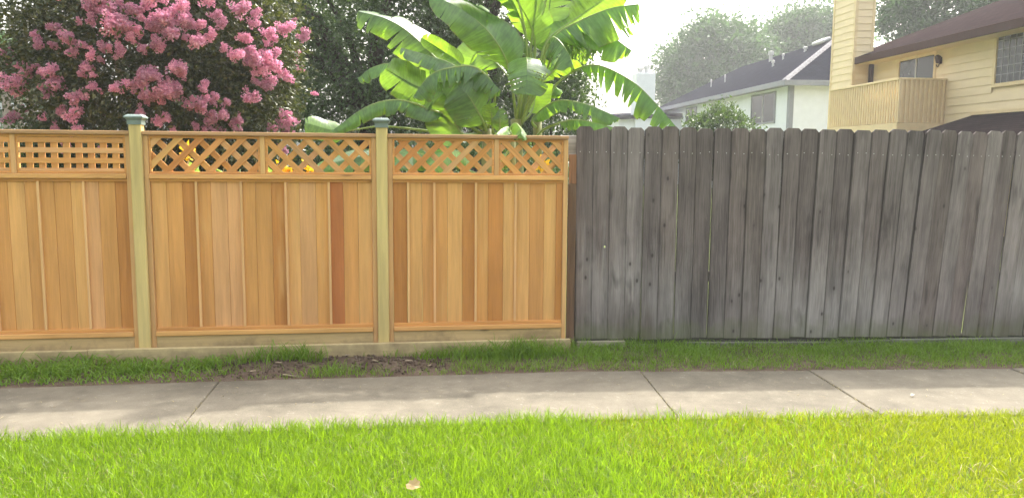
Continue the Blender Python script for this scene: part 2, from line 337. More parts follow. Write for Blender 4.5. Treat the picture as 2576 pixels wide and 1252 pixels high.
blades('long_grass', X[a], Y[a], np.full(a.sum(), -.01), rng.uniform(.045, .125, a.sum())*k, rng.uniform(.0024, .0048, a.sum()), rng.uniform(.1, .85, a.sum()), M['lawn'], 'long bright green lawn grass in front of the sidewalk')
b = ~long_; k = 1+.15*noise2(X[b], Y[b], 1.1, 6)
blades('mown_grass', X[b], Y[b], np.full(b.sum(), -.01), rng.uniform(.04, .082, b.sum())*k, rng.uniform(.0024, .0045, b.sum()), rng.uniform(.2, .95, b.sum()), M['mown'], 'shorter mown yellow-green lawn grass beside the long lawn')
s = rng.random(len(X)) < .03*(1+.9*noise2(X, Y, .8, 21))
blades('dry_grass', X[s], Y[s]+.002, np.full(s.sum(), .0), rng.uniform(.03, .095, s.sum()), rng.uniform(.003, .005, s.sum()), rng.uniform(.4, 1.6, s.sum()), M['straw'], 'scattered dry straw blades among the lawn grass')
# verge between walk and fences
X, Y = scatter(125000, -5.6, 6.4, 4.9, 7.1); w = (Y-vfar(X))/(vff(X)-vfar(X))
front = .0+.03*noise2(X, Y, 1.8, 11)+np.where(X > .6, .0, .03)
keep = (w > front) & (w < np.where(X < .5, .99, 1.12)); X, Y, w = X[keep], Y[keep], w[keep]
dd = dirt(X, Y); keep = rng.random(len(X)) > np.clip(dd*2.6, 0, .985); keep &= rng.random(len(X)) < np.clip(.25+w*5, 0, 1)*np.where(X > .6, 1, .62); X, Y, w = X[keep], Y[keep], w[keep]
Hh = rng.uniform(.03, .085, len(X))*(1+.35*noise2(X, Y, .8, 12))*np.where(X > .7, .78, 1.0)*np.clip(.55+w*1.6, 0, 1.25)
Hh *= np.where((X > -.4) & (X < .45) & (w > .6), 1.35, 1.); tall = rng.random(len(X)) < .012; Hh[tall] *= 1.9
cl = X < -2.1
blades('verge_grass', X[~cl], Y[~cl], verge_z(X[~cl], Y[~cl]), Hh[~cl], rng.uniform(.003, .006, (~cl).sum()), rng.uniform(.3, 1.1, (~cl).sum()), M['verge'], 'green grass strip in the shade along the fence foot')
c2 = cl & (rng.random(len(X)) < .62)
blades('broad_grass', X[c2], Y[c2], verge_z(X[c2], Y[c2]), Hh[c2]*1.15, rng.uniform(.006, .013, c2.sum()), rng.uniform(.5, 1.5, c2.sum()), M['verge'], 'broad-bladed crabgrass at the foot of the square lattice fence', seg=4)
tx, ty, th_ = [], [], []
for cx, wv, n_, hh in ((-.35, .8, 160, .17), (-.1, .75, 220, .2), (.1, .82, 260, .22), (.28, .7, 160, .18), (-.62, .8, 90, .14), (-1.75, .86, 150, .19), (-1.6, .8, 120, .17), (-1.95, .78, 160, .15), (-2.3, .6, 140, .13), (-1.38, .32, 60, .11), (-1.3, .2, 50, .1), (-2.8, .5, 160, .13), (-3.3, .45, 200, .13), (-3.6, .5, 180, .12), (.75, .5, 120, .11), (1.5, .6, 120, .1), (2.6, .7, 120, .1), (3.4, .5, 120, .1)):
    px = cx+rng.normal(size=n_)*.09; py = vfar(px)+(vff(px)-vfar(px))*np.clip(wv+rng.normal(size=n_)*.07, .03, .97); tx.append(px); ty.append(py); th_.append(hh*rng.uniform(.35, 1., n_))
tx, ty, th_ = map(np.concatenate, (tx, ty, th_))
blades('tuft_grass', tx, ty, verge_z(tx, ty), th_, rng.uniform(.004, .008, len(tx)), rng.uniform(.25, 1.0, len(tx)), M['verge'], 'taller green grass tufts standing against the fence foot', seg=4)
s = rng.random(len(X)) < .05; s &= (w < .45)
blades('dead_grass', X[s], Y[s], verge_z(X[s], Y[s])+.004, rng.uniform(.03, .07, s.sum()), rng.uniform(.003, .005, s.sum()), rng.uniform(.9, 2., s.sum()), M['straw'], 'dry brown grass ends along the back edge of the sidewalk')
jx, jy = [], []
for x in (-5.1, -2.08, .98, 2.29, 3.9):
    q = perp(x); n_ = 90; tt = rng.random(n_)**.7*WW; jx.append(x+q.x*tt+rng.normal(size=n_)*.003); jy.append(walk_far(x)+q.y*tt)
jx, jy = np.concatenate(jx), np.concatenate(jy)
blades('joint_grass', jx, jy, np.full(len(jx), -.01), rng.uniform(.012, .032, len(jx)), rng.uniform(.003, .005, len(jx)), rng.uniform(.6, 1.6, len(jx)), M['straw'], 'dry grass bits caught in the sidewalk joints')
n_ = 260; lx = rng.uniform(-4.5, 5, n_); lt = rng.random(n_)**1.6*WW; lq = np.array([perp(x).y for x in lx]); ly = vfar(lx)+lq*lt
blades('grass_clippings', lx, ly, np.full(n_, .004), rng.uniform(.006, .02, n_), rng.uniform(.003, .006, n_), rng.uniform(1.5, 3.5, n_), M['straw'], 'dry grass clippings scattered over the sidewalk')
# soil crumbs and wood chips on the bare patch
n = 500; X, Y = scatter(n*6, -2.4, -.4, 5.5, 6.3); k = (dirt(X, Y) > .25) & (Y > vfar(X)); X, Y = X[k][:n], Y[k][:n]; V = []; Q = []
octa = np.array([[1, 0, 0], [-1, 0, 0], [0, 1, 0], [0, -1, 0], [0, 0, 1], [0, 0, -1]], float); of = np.array([[0, 2, 4], [2, 1, 4], [1, 3, 4], [3, 0, 4], [2, 0, 5], [1, 2, 5], [3, 1, 5], [0, 3, 5]])
for i in range(len(X)):
    V.append(octa*rng.uniform(.004, .017, 3)+np.array([X[i], Y[i], float(verge_z(X[i:i+1], Y[i:i+1])[0])])); Q.append(of+6*i)
tag(link_mesh('soil_crumbs', fast_mesh('soil_crumbs', np.concatenate(V), [np.concatenate(Q)]), M['soil']), 'loose brown soil crumbs on the bare patch by the fence', 'soil', kind='stuff')
chip_m = plain('wood_chip', (.3, .24, .17), .8, .2, .2, 20)
for i, (x, y, L, r) in enumerate([(-1.78, 5.9, .05, .2), (-1.62, 5.62, .1, -.1), (-1.9, 5.66, .045, .9), (-1.3, 6.12, .04, .5), (-1.05, 5.95, .05, -.5), (-.8, 6.02, .06, .3), (-.62, 5.86, .05, 1.1)]):
    v, f = box_vf(L, .018, .008, .003); v = [(a+random.uniform(-.004, .004), b*(1 if a < 0 else .5), c) for a, b, c in v]
    o = pyobj('wood_chip', v, f, chip_m, None, (x, y, float(verge_z(np.array([x]), np.array([y]))[0])+.008), (.1, .1, r)); tag(o, 'small pale wood chip lying on the bare soil by the fence', 'wood chip', 'wood chips on the bare soil')

# ------------------------------------------------------------------ new cedar fence
LT, MD, DK, RD, PK = (.66, .36, .13), (.61, .305, .1), (.51, .225, .065), (.45, .165, .055), (.63, .34, .15)
TRIM, PINE = (.60, .35, .15), (.60, .47, .2)
nf = tag(empty('cedar_fence', (0, 6.48, 0), math.atan(.135)), 'new golden cedar board fence with lattice top and green pine posts', 'fence')
def jit(c, a=.05): k = 1+random.uniform(-a, a); return tuple(max(0, x*k*(1+random.uniform(-a*.4, a*.4))) for x in c)
def clip_poly(P, x0, x1, z0, z1):
    for ax, val, sg in ((0, x0, 1), (0, x1, -1), (1, z0, 1), (1, z1, -1)):
        out = []
        for i in range(len(P)):
            a, b = P[i], P[(i+1) % len(P)]; da, db = sg*(a[ax]-val), sg*(b[ax]-val)
            if da >= 0: out.append(a)
            if da*db < 0: t = da/(da-db); out.append((a[0]+(b[0]-a[0])*t, a[1]+(b[1]-a[1])*t))
        P = out
        if len(P) < 3: return []
    return P
def prism(name, P, y0, y1, mat, parent, rot_y=0., color=None, b=0.):
    """extrude polygon P (x,z) between y0 and y1; grain axis turned by rot_y"""
    cx, cz = sum(p[0] for p in P)/len(P), sum(p[1] for p in P)/len(P); c, s = math.cos(rot_y), math.sin(rot_y)
    Q = [((x-cx)*c-(z-cz)*s, (x-cx)*s+(z-cz)*c) for x, z in P]; n = len(Q); h = (y1-y0)/2
    v = [(x, -h, z) for x, z in Q]+[(x, h, z) for x, z in Q]; ar = sum(Q[i][0]*Q[(i+1) % n][1]-Q[(i+1) % n][0]*Q[i][1] for i in range(n))
    f = [tuple(range(n)), tuple(range(2*n-1, n-1, -1))]+[(i, i+n, (i+1) % n+n, (i+1) % n) for i in range(n)]
    if ar < 0: f = [q[::-1] for q in f]
    return pyobj(name, v, f, mat, parent, (cx, (y0+y1)/2, cz), (0, rot_y, 0), color)
def lattice(u0, u1, kind, parent, sp=.15, off=0.):
    z0, z1 = 1.4575, 1.7505
    fr = [box_vf(*a) for a in ()]; parts = []
    for (a0, a1, c0, c1) in ((u0, u1, z0, z0+.016), (u0, u1, z1-.02, z1), (u0, u0+.016, z0+.016, z1-.02), (u1-.016, u1, z0+.016, z1-.02)):
        v, f = box_vf(a1-a0, .03, c1-c0, .002); parts.append(([(x+(a0+a1)/2, y, z+(c0+c1)/2) for x, y, z in v], f))
    V, Fc = join(parts); cx, cz = (u0+u1)/2, (z0+z1)/2
    fro = pyobj('lattice_frame', [(x-cx, y, z-cz) for x, y, z in V], Fc, M['cedar_h'], parent, (cx, -.002, cz), color=jit(MD))
    x0, x1, a0, a1 = u0+.0165-cx, u1-.0165-cx, z0+.0165-cz, z1-.0205-cz
    if kind == 'square':
        n = int((x1-x0-.02)/.088)+1
        for i in range(n):
            x = x1-.038-i*.088
            if x-.048 < x0: break
            bar('slat', x-.048, x, -.001, .009, a0, a1, M['cedar_v'], fro, .001, jit(MD, .08))
        for k in range(4):
            z = a1-.002-k*.077; bar('slat', x0, x1, -.013, -.0025, max(a0+.0005, z-.041), z, M['cedar_h'], fro, .001, jit(PK if k % 2 else MD, .05))
        return
    w = .045*math.sqrt(2)
    for layer, dirn in ((0, 1 if kind == '/' else -1), (1, -1 if kind == '/' else 1)):
        y0, y1 = (-.013, -.0025) if layer == 0 else (-.001, .009)
        for i in range(-14, 15):
            c = off+i*sp+(sp*.45 if layer else 0); hh = (a1-a0)/2+.05
            P = [(c-w/2-hh*dirn, -hh), (c+w/2-hh*dirn, -hh), (c+w/2+hh*dirn, hh), (c-w/2+hh*dirn, hh)]; P = clip_poly(P, x0, x1, a0, a1)
            if P: prism('slat', P, y0, y1, M['cedar_h'], fro, -dirn*math.pi/4, jit(random.choice([LT, MD, MD, PK, DK, TRIM]), .1))
def bay(u0, u1, edges, tones, battens, mull, kinds, sp, trims=True):
    """u0,u1: inner faces of the posts"""
    bar('cap_rail', u0+.001, u1-.001, -.05, .045, 1.752, 1.781, M['cedar_h'], nf, .004, jit((.43, .255, .13)))
    for a, b in ((u0+.001, u0+.038), (u1-.038, u1-.001)): bar('stile', a, b, -.026, .012, .0, 1.7505, M['cedar_v'], nf, .003, jit(TRIM))
    s0, s1 = u0+.0385, u1-.0385
    bar('middle_rail', s0, s1, -.042, .012, 1.419, 1.456, M['cedar_h'], nf, .004, jit(LT))
    bar('trim_strip', s0, s1, -.018, -.001, 1.397, 1.418, M['cedar_h'], nf, .002, jit(MD))
    bar('trim_strip', s0, s1, -.018, -.001, .2265, .251, M['cedar_h'], nf, .002, jit(MD))
    bar('bottom_rail', s0, s1, -.042, .012, .188, .225, M['cedar_h'], nf, .004, jit(LT))
    bar('base_board', s0, s1, -.022, .012, -.08, .187, M['pine_h'], nf, .003, jit((.5, .36, .18)))
    for i in range(len(edges)-1):
        dy = random.uniform(-.0012, .0012); bar('board', edges[i]+.0008, edges[i+1]-.0008, dy, .014+dy, .2265, 1.4185, M['cedar_v'], nf, .002, jit(tones[i % len(tones)], .035))
    for b in battens: bar('batten', b-.0095, b+.0095, -.019, -.0014, .2515, 1.3965, M['cedar_v'], nf, .002, jit((.7, .42, .19)))
    bar('mullion', mull-.0185, mull+.0185, -.026, .012, 1.4565, 1.7505, M['cedar_v'], nf, .003, jit(TRIM))
    lattice(s0+.0005, mull-.019, kinds[0], nf, sp); lattice(mull+.019, s1-.0005, kinds[1], nf, sp, .04)
PO = [-6.6, -4.75, -2.902, -1.054]; HP = .0445
def even(a, b): n = round((b-a)/.119); return [a+(b-a)*i/n for i in range(n+1)]
e1 = even(-4.75+HP+.0385, -3.97)+[-3.85, -3.728, -3.63, -3.521, -3.402, -3.305, -3.201, -3.081, -2.902-HP-.0385]
bay(PO[0]+HP, PO[1]-HP, even(PO[0]+HP+.0385, PO[1]-HP-.0385), [LT, MD, PK, DK, MD], [-6.1, -5.6, -5.1], -5.7, ('square', 'square'), .15)
bay(PO[1]+HP, PO[2]-HP, e1, [MD, LT, MD, MD, LT, PK, MD, LT, MD, MD, MD, LT, PK, MD, DK, DK], [-4.3, -3.964, -3.63, -3.305], -3.785, ('square', 'square'), .15)
bay(PO[2]+HP, PO[3]-HP, [-2.819, -2.706, -2.587, -2.482, -2.377, -2.254, -2.146, -2.041, -1.918, -1.807, -1.704, -1.579, -1.474, -1.363, -1.248, -1.137],
    [LT, MD, DK, MD, PK, PK, MD, MD, DK, LT, PK, MD, RD, MD, LT], [-2.482, -2.146, -1.807, -1.474], -1.974, ('/', '\\'), .158)
# last bay ends on a stile against the old fence
bay(PO[3]+HP, .457, [-.971, -.859, -.739, -.638, -.533, -.413, -.302, -.2, -.075, .025, .144, .265, .372, .418],
    [DK, LT, MD, MD, LT, DK, MD, DK, LT, LT, MD, LT, DK], [-.849, -.638, -.302, .025], -.135, ('/', '\\'), .14)
bar('trim_strip', .366, .4175, -.012, -.0015, .2515, 1.3965, M['cedar_v'], nf, .002, jit(DK))
def cap_vf():
    prof = [(-.045, .0515), (-.012, .0515), (-.008, .056), (.0, .061), (.006, .069), (.012, .069), (.018, .066), (.032, .046), (.034, .0)]; v = []; f = []
    for z, h in prof[:-1]: v += [(-h, -h, z), (h, -h, z), (h, h, z), (-h, h, z)]
    for i in range(len(prof)-2):
        for k in range(4): f.append((4*i+k, 4*i+(k+1) % 4, 4*i+4+(k+1) % 4, 4*i+4+k))
    n = len(v); f.append((n-4, n-3, n-2, n-1)); f.append((3, 2, 1, 0)); return v, f
for i, u in enumerate(PO):
    v, f = box_vf(.089, .089, 2.28, .007); p = pyobj('post', v, f, M['pine'], nf, (u, -.012, .72), color=jit(PINE, .06))
    v, f = cap_vf(); pyobj('post_cap', v, f, M['cap'], p, (0, 0, 1.1525), color=None)
for a, b, dz in ((-7., -4.6, .0), (-4.598, -3.31, -.002), (-3.308, -.2, .002), (-.198, .487, .0)):
    bar('kick_timber', a, b, -.098, -.0595, -.16, .103+dz, M['pine_h'], nf, .005, jit((.50, .40, .21), .05))

# ------------------------------------------------------------------ old gray fence
gf = tag(empty('weathered_fence', (0, 6.63, 0), math.atan(.07)), 'old weathered gray dog-eared picket fence', 'fence')
top = [.533, .676, .822, .968, 1.114, 1.261, 1.41, 1.56, 1.708, 1.861, 2.012, 2.163, 2.316, 2.469, 2.623, 2.782, 2.934, 3.095, 3.247, 3.407, 3.575, 3.72, 3.863, 4.0, 4.135, 4.266, 4.4]
bot = [.547, .691, .834, .972, 1.119, 1.263, 1.41, 1.559, 1.709, 1.858, 2.009, 2.154, 2.302, 2.442, 2.591, 2.742, 2.893, 3.034, 3.18, 3.323, 3.470, 3.612, 3.752, 3.888, 4.025, 4.172, 4.312]
for k in range(14): top.append(top[-1]+.143); bot.append(bot[-1]+.143)
GT = [(.195, .167, .162), (.225, .195, .19), (.17, .142, .137), (.145, .121, .117), (.2, .164, .156), (.24, .212, .206), (.175, .145, .136), (.155, .13, .127)]
hp = {5: .004, 6: .005, 7: .007, 8: .005, 11: .008, 12: .002}
for i in range(len(top)-1):
    wt = top[i+1]-top[i]; z0 = .052+random.uniform(-.006, .006); z1 = 1.865+random.uniform(-.008, .008); g = hp.get(i, .0022)
    w = wt-g; lean = math.atan2((top[i]+top[i+1])/2-(bot[i]+bot[i+1])/2, 1.8); L = z1-z0; e = .028
    dy = random.uniform(-.003, .003)+(.0045 if i % 2 else -.0045)
    tw = random.uniform(-.02, .02)*(2.2 if i > 13 else 1); h = w/2
    P = [(-h, 0), (h, 0), (h, L-e*1.05), (h-e, L), (-h+e, L), (-h, L-e)]
    nseg = 7; th = .017; bow = random.uniform(-.004, .004); V = []; Fq = []
    if i == 1:     # knot hole through this picket
        xs = [-h, .028, .044, h]; zs = [0, .79, .808, L]; ix = {}
        for s, y in ((0, -th/2), (1, th/2)):
            for a, x in enumerate(xs):
                for c, z in enumerate(zs): ix[s, a, c] = len(V); V.append((x, y, z))
        for a in range(3):
            for c in range(3):
                if a == 1 and c == 1: continue
                Fq.append((ix[0,a,c], ix[0,a+1,c], ix[0,a+1,c+1], ix[0,a,c+1])); Fq.append((ix[1,a,c+1], ix[1,a+1,c+1], ix[1,a+1,c], ix[1,a,c]))
        ring = [(1, 1), (2, 1), (2, 2), (1, 2)]
        for k in range(4): p, q = ring[k], ring[(k+1) % 4]; Fq.append((ix[0,*q], ix[0,*p], ix[1,*p], ix[1,*q])[::-1])
        out = [(0, 0), (1, 0), (2, 0), (3, 0), (3, 1), (3, 2), (3, 3), (2, 3), (1, 3), (0, 3), (0, 2), (0, 1)]
        for k in range(12): p, q = out[k], out[(k+1) % 12]; Fq.append((ix[0,*p], ix[1,*p], ix[1,*q], ix[0,*q])[::-1])
        V = [(x if not (z > L-.001 and abs(abs(x)-h) < 1e-6) else x, y, z-(e if (z > L-.001 and abs(abs(x)-h) < 1e-6) else 0)) for x, y, z in V]
    else:
        zz = [0]+[L*(k+1)/nseg for k in range(nseg-1)]+[L-e]
        for k, z in enumerate(zz):
            b = bow*math.sin(math.pi*z/L); r = .0015*math.sin(z*5+i)
            V += [(-h+b*.5, -th/2+b+r, z), (h+b*.5, -th/2+b-r, z), (h+b*.5, th/2+b-r, z), (-h+b*.5, th/2+b+r, z)]
        V += [(-h+e, -th/2, L), (h-e, -th/2, L), (h-e, th/2, L), (-h+e, th/2, L)]; nr = len(V)//4
        for k in range(nr-1):
            for s in range(4): Fq.append((4*k+s, 4*k+(s+1) % 4, 4*k+4+(s+1) % 4, 4*k+4+s))
        Fq.append((3, 2, 1, 0)); Fq.append((4*nr-4, 4*nr-3, 4*nr-2, 4*nr-1))
    o = pyobj('picket', V, Fq, M['gray'], gf, ((bot[i]+bot[i+1])/2, dy, z0), (0, lean, tw), random.choice(GT))
    for du in (-.042, .038):       # nails at the upper rail
        v, f = tube_vf([(0, -th/2-.0025, 0), (0, -th/2+.002, 0)], [.0035, .0035], 6); pyobj('nail', v, f, M['nail'], o, (du+random.uniform(-.006, .006), 0, 1.6+random.uniform(-.008, .008)))
bar('rail', .40, 3.2, .016, .052, 1.60, 1.79, M['gray_h'], gf, .004, (.33, .31, .29)); bar('rail', 3.202, 6.5, .016, .052, 1.58, 1.67, M['gray_h'], gf, .004, (.28, .26, .25))
bar('rail', .75, 3.2, .016, .052, .55, .64, M['gray_h'], gf, .004, (.28, .26, .25)); bar('rail', 3.202, 6.5, .016, .052, .55, .64, M['gray_h'], gf, .004, (.28, .26, .25))
bar('end_post', .47, .5405, -.012, .0145, -.2, 1.385, M['brown'], gf, .004, (.14, .095, .065)); bar('end_post', .475, .5405, -.006, .0145, 1.387, 1.632, M['brown'], gf, .003, (.27, .15, .085))
for a, b, z, c, r in ((.56, .98, .045, (.3, .27, .2), .012), (1.02, 1.25, .012, (.22, .2, .16), 0), (1.5, 2.9, .022, (.17, .165, .13), -.006), (2.92, 3.35, .03, (.14, .135, .11), .012), (3.352, 5.9, .045, (.17, .17, .135), .006)):
    bar('rot_board', a, b, -.05-r, -.0165-r*.5, -.1, z, M['gray_h'], gf, .006, c, (0, -r, 0))
bar('ground_board', .55, 6.6, .0165, .05, -.15, .075, M['gray_h'], gf, .004, (.1, .095, .08))
bar('rear_post_or_backing', .5, .6, .0165, .05, .077, 1.595, M['gray'], gf, .004, (.1, .085, .08))  # dark backing strip, added to block light through the gap beside the first picket
for u in (2.2, 4.6, 7.0): bar('rear_post_or_backing', u-.045, u+.045, .054, .143, -.3, 1.8, M['gray'], gf, .004, (.2, .18, .17))

# ------------------------------------------------------------------ leaves, trees, shrubs
def leaf_cards(P, D, size, asp=.5, cup=.18):
    """one rhombic folded leaf (two triangles) per point, axis D"""
    n = len(P); D = D/np.linalg.norm(D, axis=1, keepdims=True); r = rng.normal(size=(n, 3)); S = np.cross(D, r); S /= np.linalg.norm(S, axis=1, keepdims=True)+1e-9; N = np.cross(S, D)
    L = (size*rng.uniform(.65, 1.3, n))[:, None]; a = P; b = P+D*L*.45+S*L*asp*.5+N*L*cup; c = P+D*L; d = P+D*L*.45-S*L*asp*.5+N*L*cup
    V = np.stack([a, b, c, d], 1).reshape(-1, 3); i = (np.arange(n)*4)[:, None]
    return V, np.concatenate([i+np.array([[0, 1, 2]]), i+np.array([[0, 2, 3]])], 0)
def crown_points(center, radii, nclump, per, spread, shell=.55, lumps=7, flat_bottom=None):
    c = np.array(center); R = np.array(radii); lum = rng.normal(size=(lumps, 3)); lum /= np.linalg.norm(lum, axis=1, keepdims=True); d = rng.normal(size=(nclump, 3)); d /= np.linalg.norm(d, axis=1, keepdims=True)
    bump = np.max(d@lum.T, axis=1); r = (shell+(1-shell)*rng.random(nclump)**.6)*(.78+.26*bump); q = c+d*R*r[:, None]
    if flat_bottom is not None: q[:, 2] = np.maximum(q[:, 2], flat_bottom+.2*rng.random(nclump))
    P = np.repeat(q, per, 0)+rng.normal(size=(nclump*per, 3))*spread*np.repeat(rng.uniform(.6, 1.3, nclump), per)[:, None]; D = np.repeat(d, per, 0)*.6+rng.normal(size=P.shape)*.7+np.array([0, 0, -.15]); return q, P, D
def limbs(base, targets, r0, h, n=7, stems=1, spread=.15):
    parts = []; base = Vector(base); T = [Vector(t) for t in targets]
    for s in range(stems):
        b = base+Vector((random.uniform(-spread, spread), random.uniform(-spread, spread), 0)) if stems > 1 else base
        top = b+Vector((random.uniform(-.12, .12)*h, random.uniform(-.12, .12)*h, h*random.uniform(.9, 1.1))); my = T[s::stems]
        parts.append(tube_vf(curve_pts([b, b.lerp(top, .5)+Vector((random.uniform(-.05, .05)*h, 0, 0)), top], 6), [r0, r0*.9, r0*.84, r0*.8, r0*.76, r0*.7], n))
        for t in my:
            mid = top.lerp(t, .5)+Vector((0, 0, .12*(t-top).length)); parts.append(tube_vf(curve_pts([top-Vector((0, 0, .1*h*random.random())), mid, t], 6), [r0*.5, r0*.42, r0*.33, r0*.25, r0*.17, r0*.08], 5))
    return join(parts)
def tree(name, label, cat, base, h, center, radii, nclump, per, spread, size, mat, bark, r0=.2, nl=9, stems=1, group=None, asp=.5, shell=.55, flat_bottom=None):
    root = tag(empty(name, base), label, cat, group); b = np.array(base); q, P, D = crown_points(center, radii, nclump, per, spread, shell, 7, flat_bottom)
    V, F3 = leaf_cards(P-b, D, size, asp); link_mesh('crown', fast_mesh('crown', V, [F3]), mat, root)
    tg = q[rng.choice(len(q), nl, replace=False)]-b; v, f = limbs((0, 0, -.05), tg, r0, h, 8, stems); pyobj('trunk', v, f, bark, root, smooth=True); return root, q
def xy(x, Y): return (x-1288)/FPX*Y
# big dark evergreen oaks behind the yard
tree('oak_tree', 'dark evergreen oak directly behind the left end of the banana leaves', 'tree', (xy(900, 15), 15.2, 0), 2.6, (xy(900, 15), 15.2, 4.7), (2.5, 2.0, 3.7), 620, 110, .2, .085, M['oak'], M['bark'], .22, 22, group='dark oaks behind the yard', flat_bottom=1.2)
tree('oak_tree', 'broad dark oak rising behind the upper banana leaves', 'tree', (xy(1200, 17), 17, 0), 2.8, (xy(1215, 17), 17, 5.4), (2.3, 2.0, 4.3), 560, 110, .22, .09, M['oak'], M['bark'], .24, 18, group='dark oaks behind the yard', flat_bottom=1.2)
tree('oak_tree', 'tall dark oak showing between crape myrtle and banana', 'tree', (xy(700, 19), 19, 0), 3.2, (xy(690, 19), 19, 6.3), (3.0, 2.2, 4.0), 520, 100, .25, .1, M['oak'], M['bark'], .25, 16, group='dark oaks behind the yard')
tree('evergreen_shrub', 'dark evergreen bush seen under the arching banana stalk', 'shrub', (xy(1405, 15), 15, 0), 1.4, (xy(1400, 15), 15, 2.35), (.62, .8, 1.5), 130, 90, .13, .08, M['oak'], M['bark'], .07, 6)
for x, Y, zr in ((180, 12.6, .85), (350, 12.9, .9), (520, 12.4, .85), (690, 12.8, .9), (860, 12.5, .9), (1030, 12.3, .85), (1190, 12.9, .95), (1330, 12.5, .85)):
    tree('low_bush', 'low dark bush at the back of the yard seen through the fence lattice', 'bush', (xy(x, Y), Y, 0), .5, (xy(x, Y), Y, .98), (.72, .5, zr), 80, 60, .12, .085, M['oak'], M['bark'], .04, 5, stems=2, group='low bushes at the back of the yard')
# crape myrtle
CM = Vector((xy(425, 9.6), 9.6, 0)); CC = (CM.x, CM.y, 2.75); CR = (1.62, 1.5, 1.95)
mt, mq = tree('crape_myrtle', 'crape myrtle covered in pink blossom behind the square lattice', 'tree', CM, 1.0, CC, CR, 1250, 80, .12, .058, M['myrtle'], M['bark_m'], .045, 26, stems=6, shell=.5, asp=.55)
def panicle(seed):
    r = np.random.default_rng(seed); nb = 9; P = []; D = []
    for k in range(nb):
        t = k/nb; rad = .085*(1-.55*t)*r.uniform(.6, 1.1); a = r.uniform(0, 6.28); c = np.array([math.cos(a)*rad, math.sin(a)*rad, .02+.2*t*r.uniform(.8, 1.1)]); n = 34
        d = r.normal(size=(n, 3)); d /= np.linalg.norm(d, axis=1, keepdims=True); P.append(c+d*.034*r.uniform(.5, 1.1, (n, 1))); D.append(d+r.normal(size=(n, 3))*.6)
    for k in range(8):
        d = r.normal(size=(16, 3)); d /= np.linalg.norm(d, axis=1, keepdims=True); P.append(np.array([0, 0, .01+.026*k])+d*.03); D.append(d)
    V, F3 = leaf_cards(np.concatenate(P), np.concatenate(D), .027, .9, .3); me = fast_mesh('flower_cluster', V, [F3]); me.materials.append(M['pink']); return me
pan = [panicle(s) for s in range(7)]
# where the blossom is thickest on the side towards the street (picture survey), then all round the crown
BL = [(185,95,1.2),(235,105,1),(150,120,1),(135,190,1.3),(115,200,1),(180,240,1.2),(180,285,1.1),(100,290,1),(165,297,1),(62,110,1.1),(55,150,1),(68,165,.9),(15,190,1.5),(120,150,.8),(215,125,.9),
 (300,10,1.3),(260,15,1.2),(340,30,1.4),(280,50,1.4),(320,60,1.5),(355,45,1.4),(385,25,1.4),(400,50,1.5),(370,75,1.5),(420,60,1.3),(390,95,1.2),(345,85,1.2),(300,85,1),(260,60,1.3),(430,85,1.2),(460,40,1.2),(475,100,1.1),(440,20,1.2),
 (500,35,1.1),(530,20,1.3),(560,50,1.4),(545,75,1.4),(590,45,1.4),(520,100,1.3),(535,125,1.3),(575,95,1.1),(610,75,1.2),(640,20,1.2),(620,130,1.2),(650,110,1),(690,60,1.3),(705,85,1.4),(700,130,1.3),(660,155,1.3),(690,165,1.2),(720,170,1.2),(735,195,1.3),(650,140,1.2),(768,215,.8),
 (350,225,1.2),(375,215,1.3),(400,190,1.3),(425,195,1.2),(440,210,1.3),(400,220,1.3),(465,205,1),(480,225,1),(385,245,1.3),(410,250,1.2),(440,240,1.2),(340,235,1),(480,265,1.1),(495,275,1),(525,230,1.1),(540,240,1.1),(555,270,1),(580,290,1.1),(600,285,1),(545,315,1),(520,320,1),(680,300,1.2),(700,310,1.3),(715,325,1.2),(640,215,1),(610,250,1),(585,240,.9),(410,290,1),(420,310,.9),(440,305,.9),(360,275,1),(230,205,.9),(250,215,.9),(200,170,.8),(290,130,.9),(325,135,.9),(275,140,.8),(510,60,1),(480,70,1),(225,20,1),(200,45,.9),(90,60,.9)]
def on_crown(x, y):
    d = _fw+_rt*((x-1288)/FPX)-_up*((y-626)/FPX); o = Vector((0, 0, CAM_H))-Vector(CC); A = Vector((d.x/CR[0], d.y/CR[1], d.z/CR[2])); B = Vector((o.x/CR[0], o.y/CR[1], o.z/CR[2]))
    a, b, c = A.dot(A), 2*A.dot(B), B.dot(B)-.98; k = b*b-4*a*c
    t = (-b-math.sqrt(k))/(2*a) if k > 0 else -b/(2*a)
    return Vector((0, 0, CAM_H))+d*t
pts = []
for x, y, s in BL:
    for k in range(random.choice((1, 2, 2))): pts.append((on_crown(x+random.gauss(0, 24), y+random.gauss(0, 18)), s*random.choice((1.05, .8, .65))))
for k in range(70):
    d = Vector((random.gauss(0, 1), random.gauss(0, 1), random.gauss(.35, 1))).normalized(); pts.append((Vector(CC)+Vector((d.x*CR[0], d.y*CR[1], d.z*CR[2]))*random.uniform(.92, 1.06), random.uniform(.7, 1.2)))
for p, s in pts[:298]:
    d = (p-Vector(CC)).normalized()+Vector((random.gauss(0, .3), random.gauss(0, .3), random.gauss(.2, .3)))
    o = link_mesh('flower_cluster', random.choice(pan), None, mt, p-CM-d.normalized()*.06); o.rotation_euler = d.to_track_quat('Z', 'Y').to_euler(); o.scale = [s*random.uniform(.5, .8)]*3
tree('hedge_shrub', 'low green bush under the left side of the crape myrtle', 'shrub', (xy(112, 8.8), 8.8, 0), .7, (xy(112, 8.8), 8.8, 1.42), (.42, .45, .55), 120, 80, .08, .045, M['hedge'], M['bark_m'], .03, 6, stems=3)

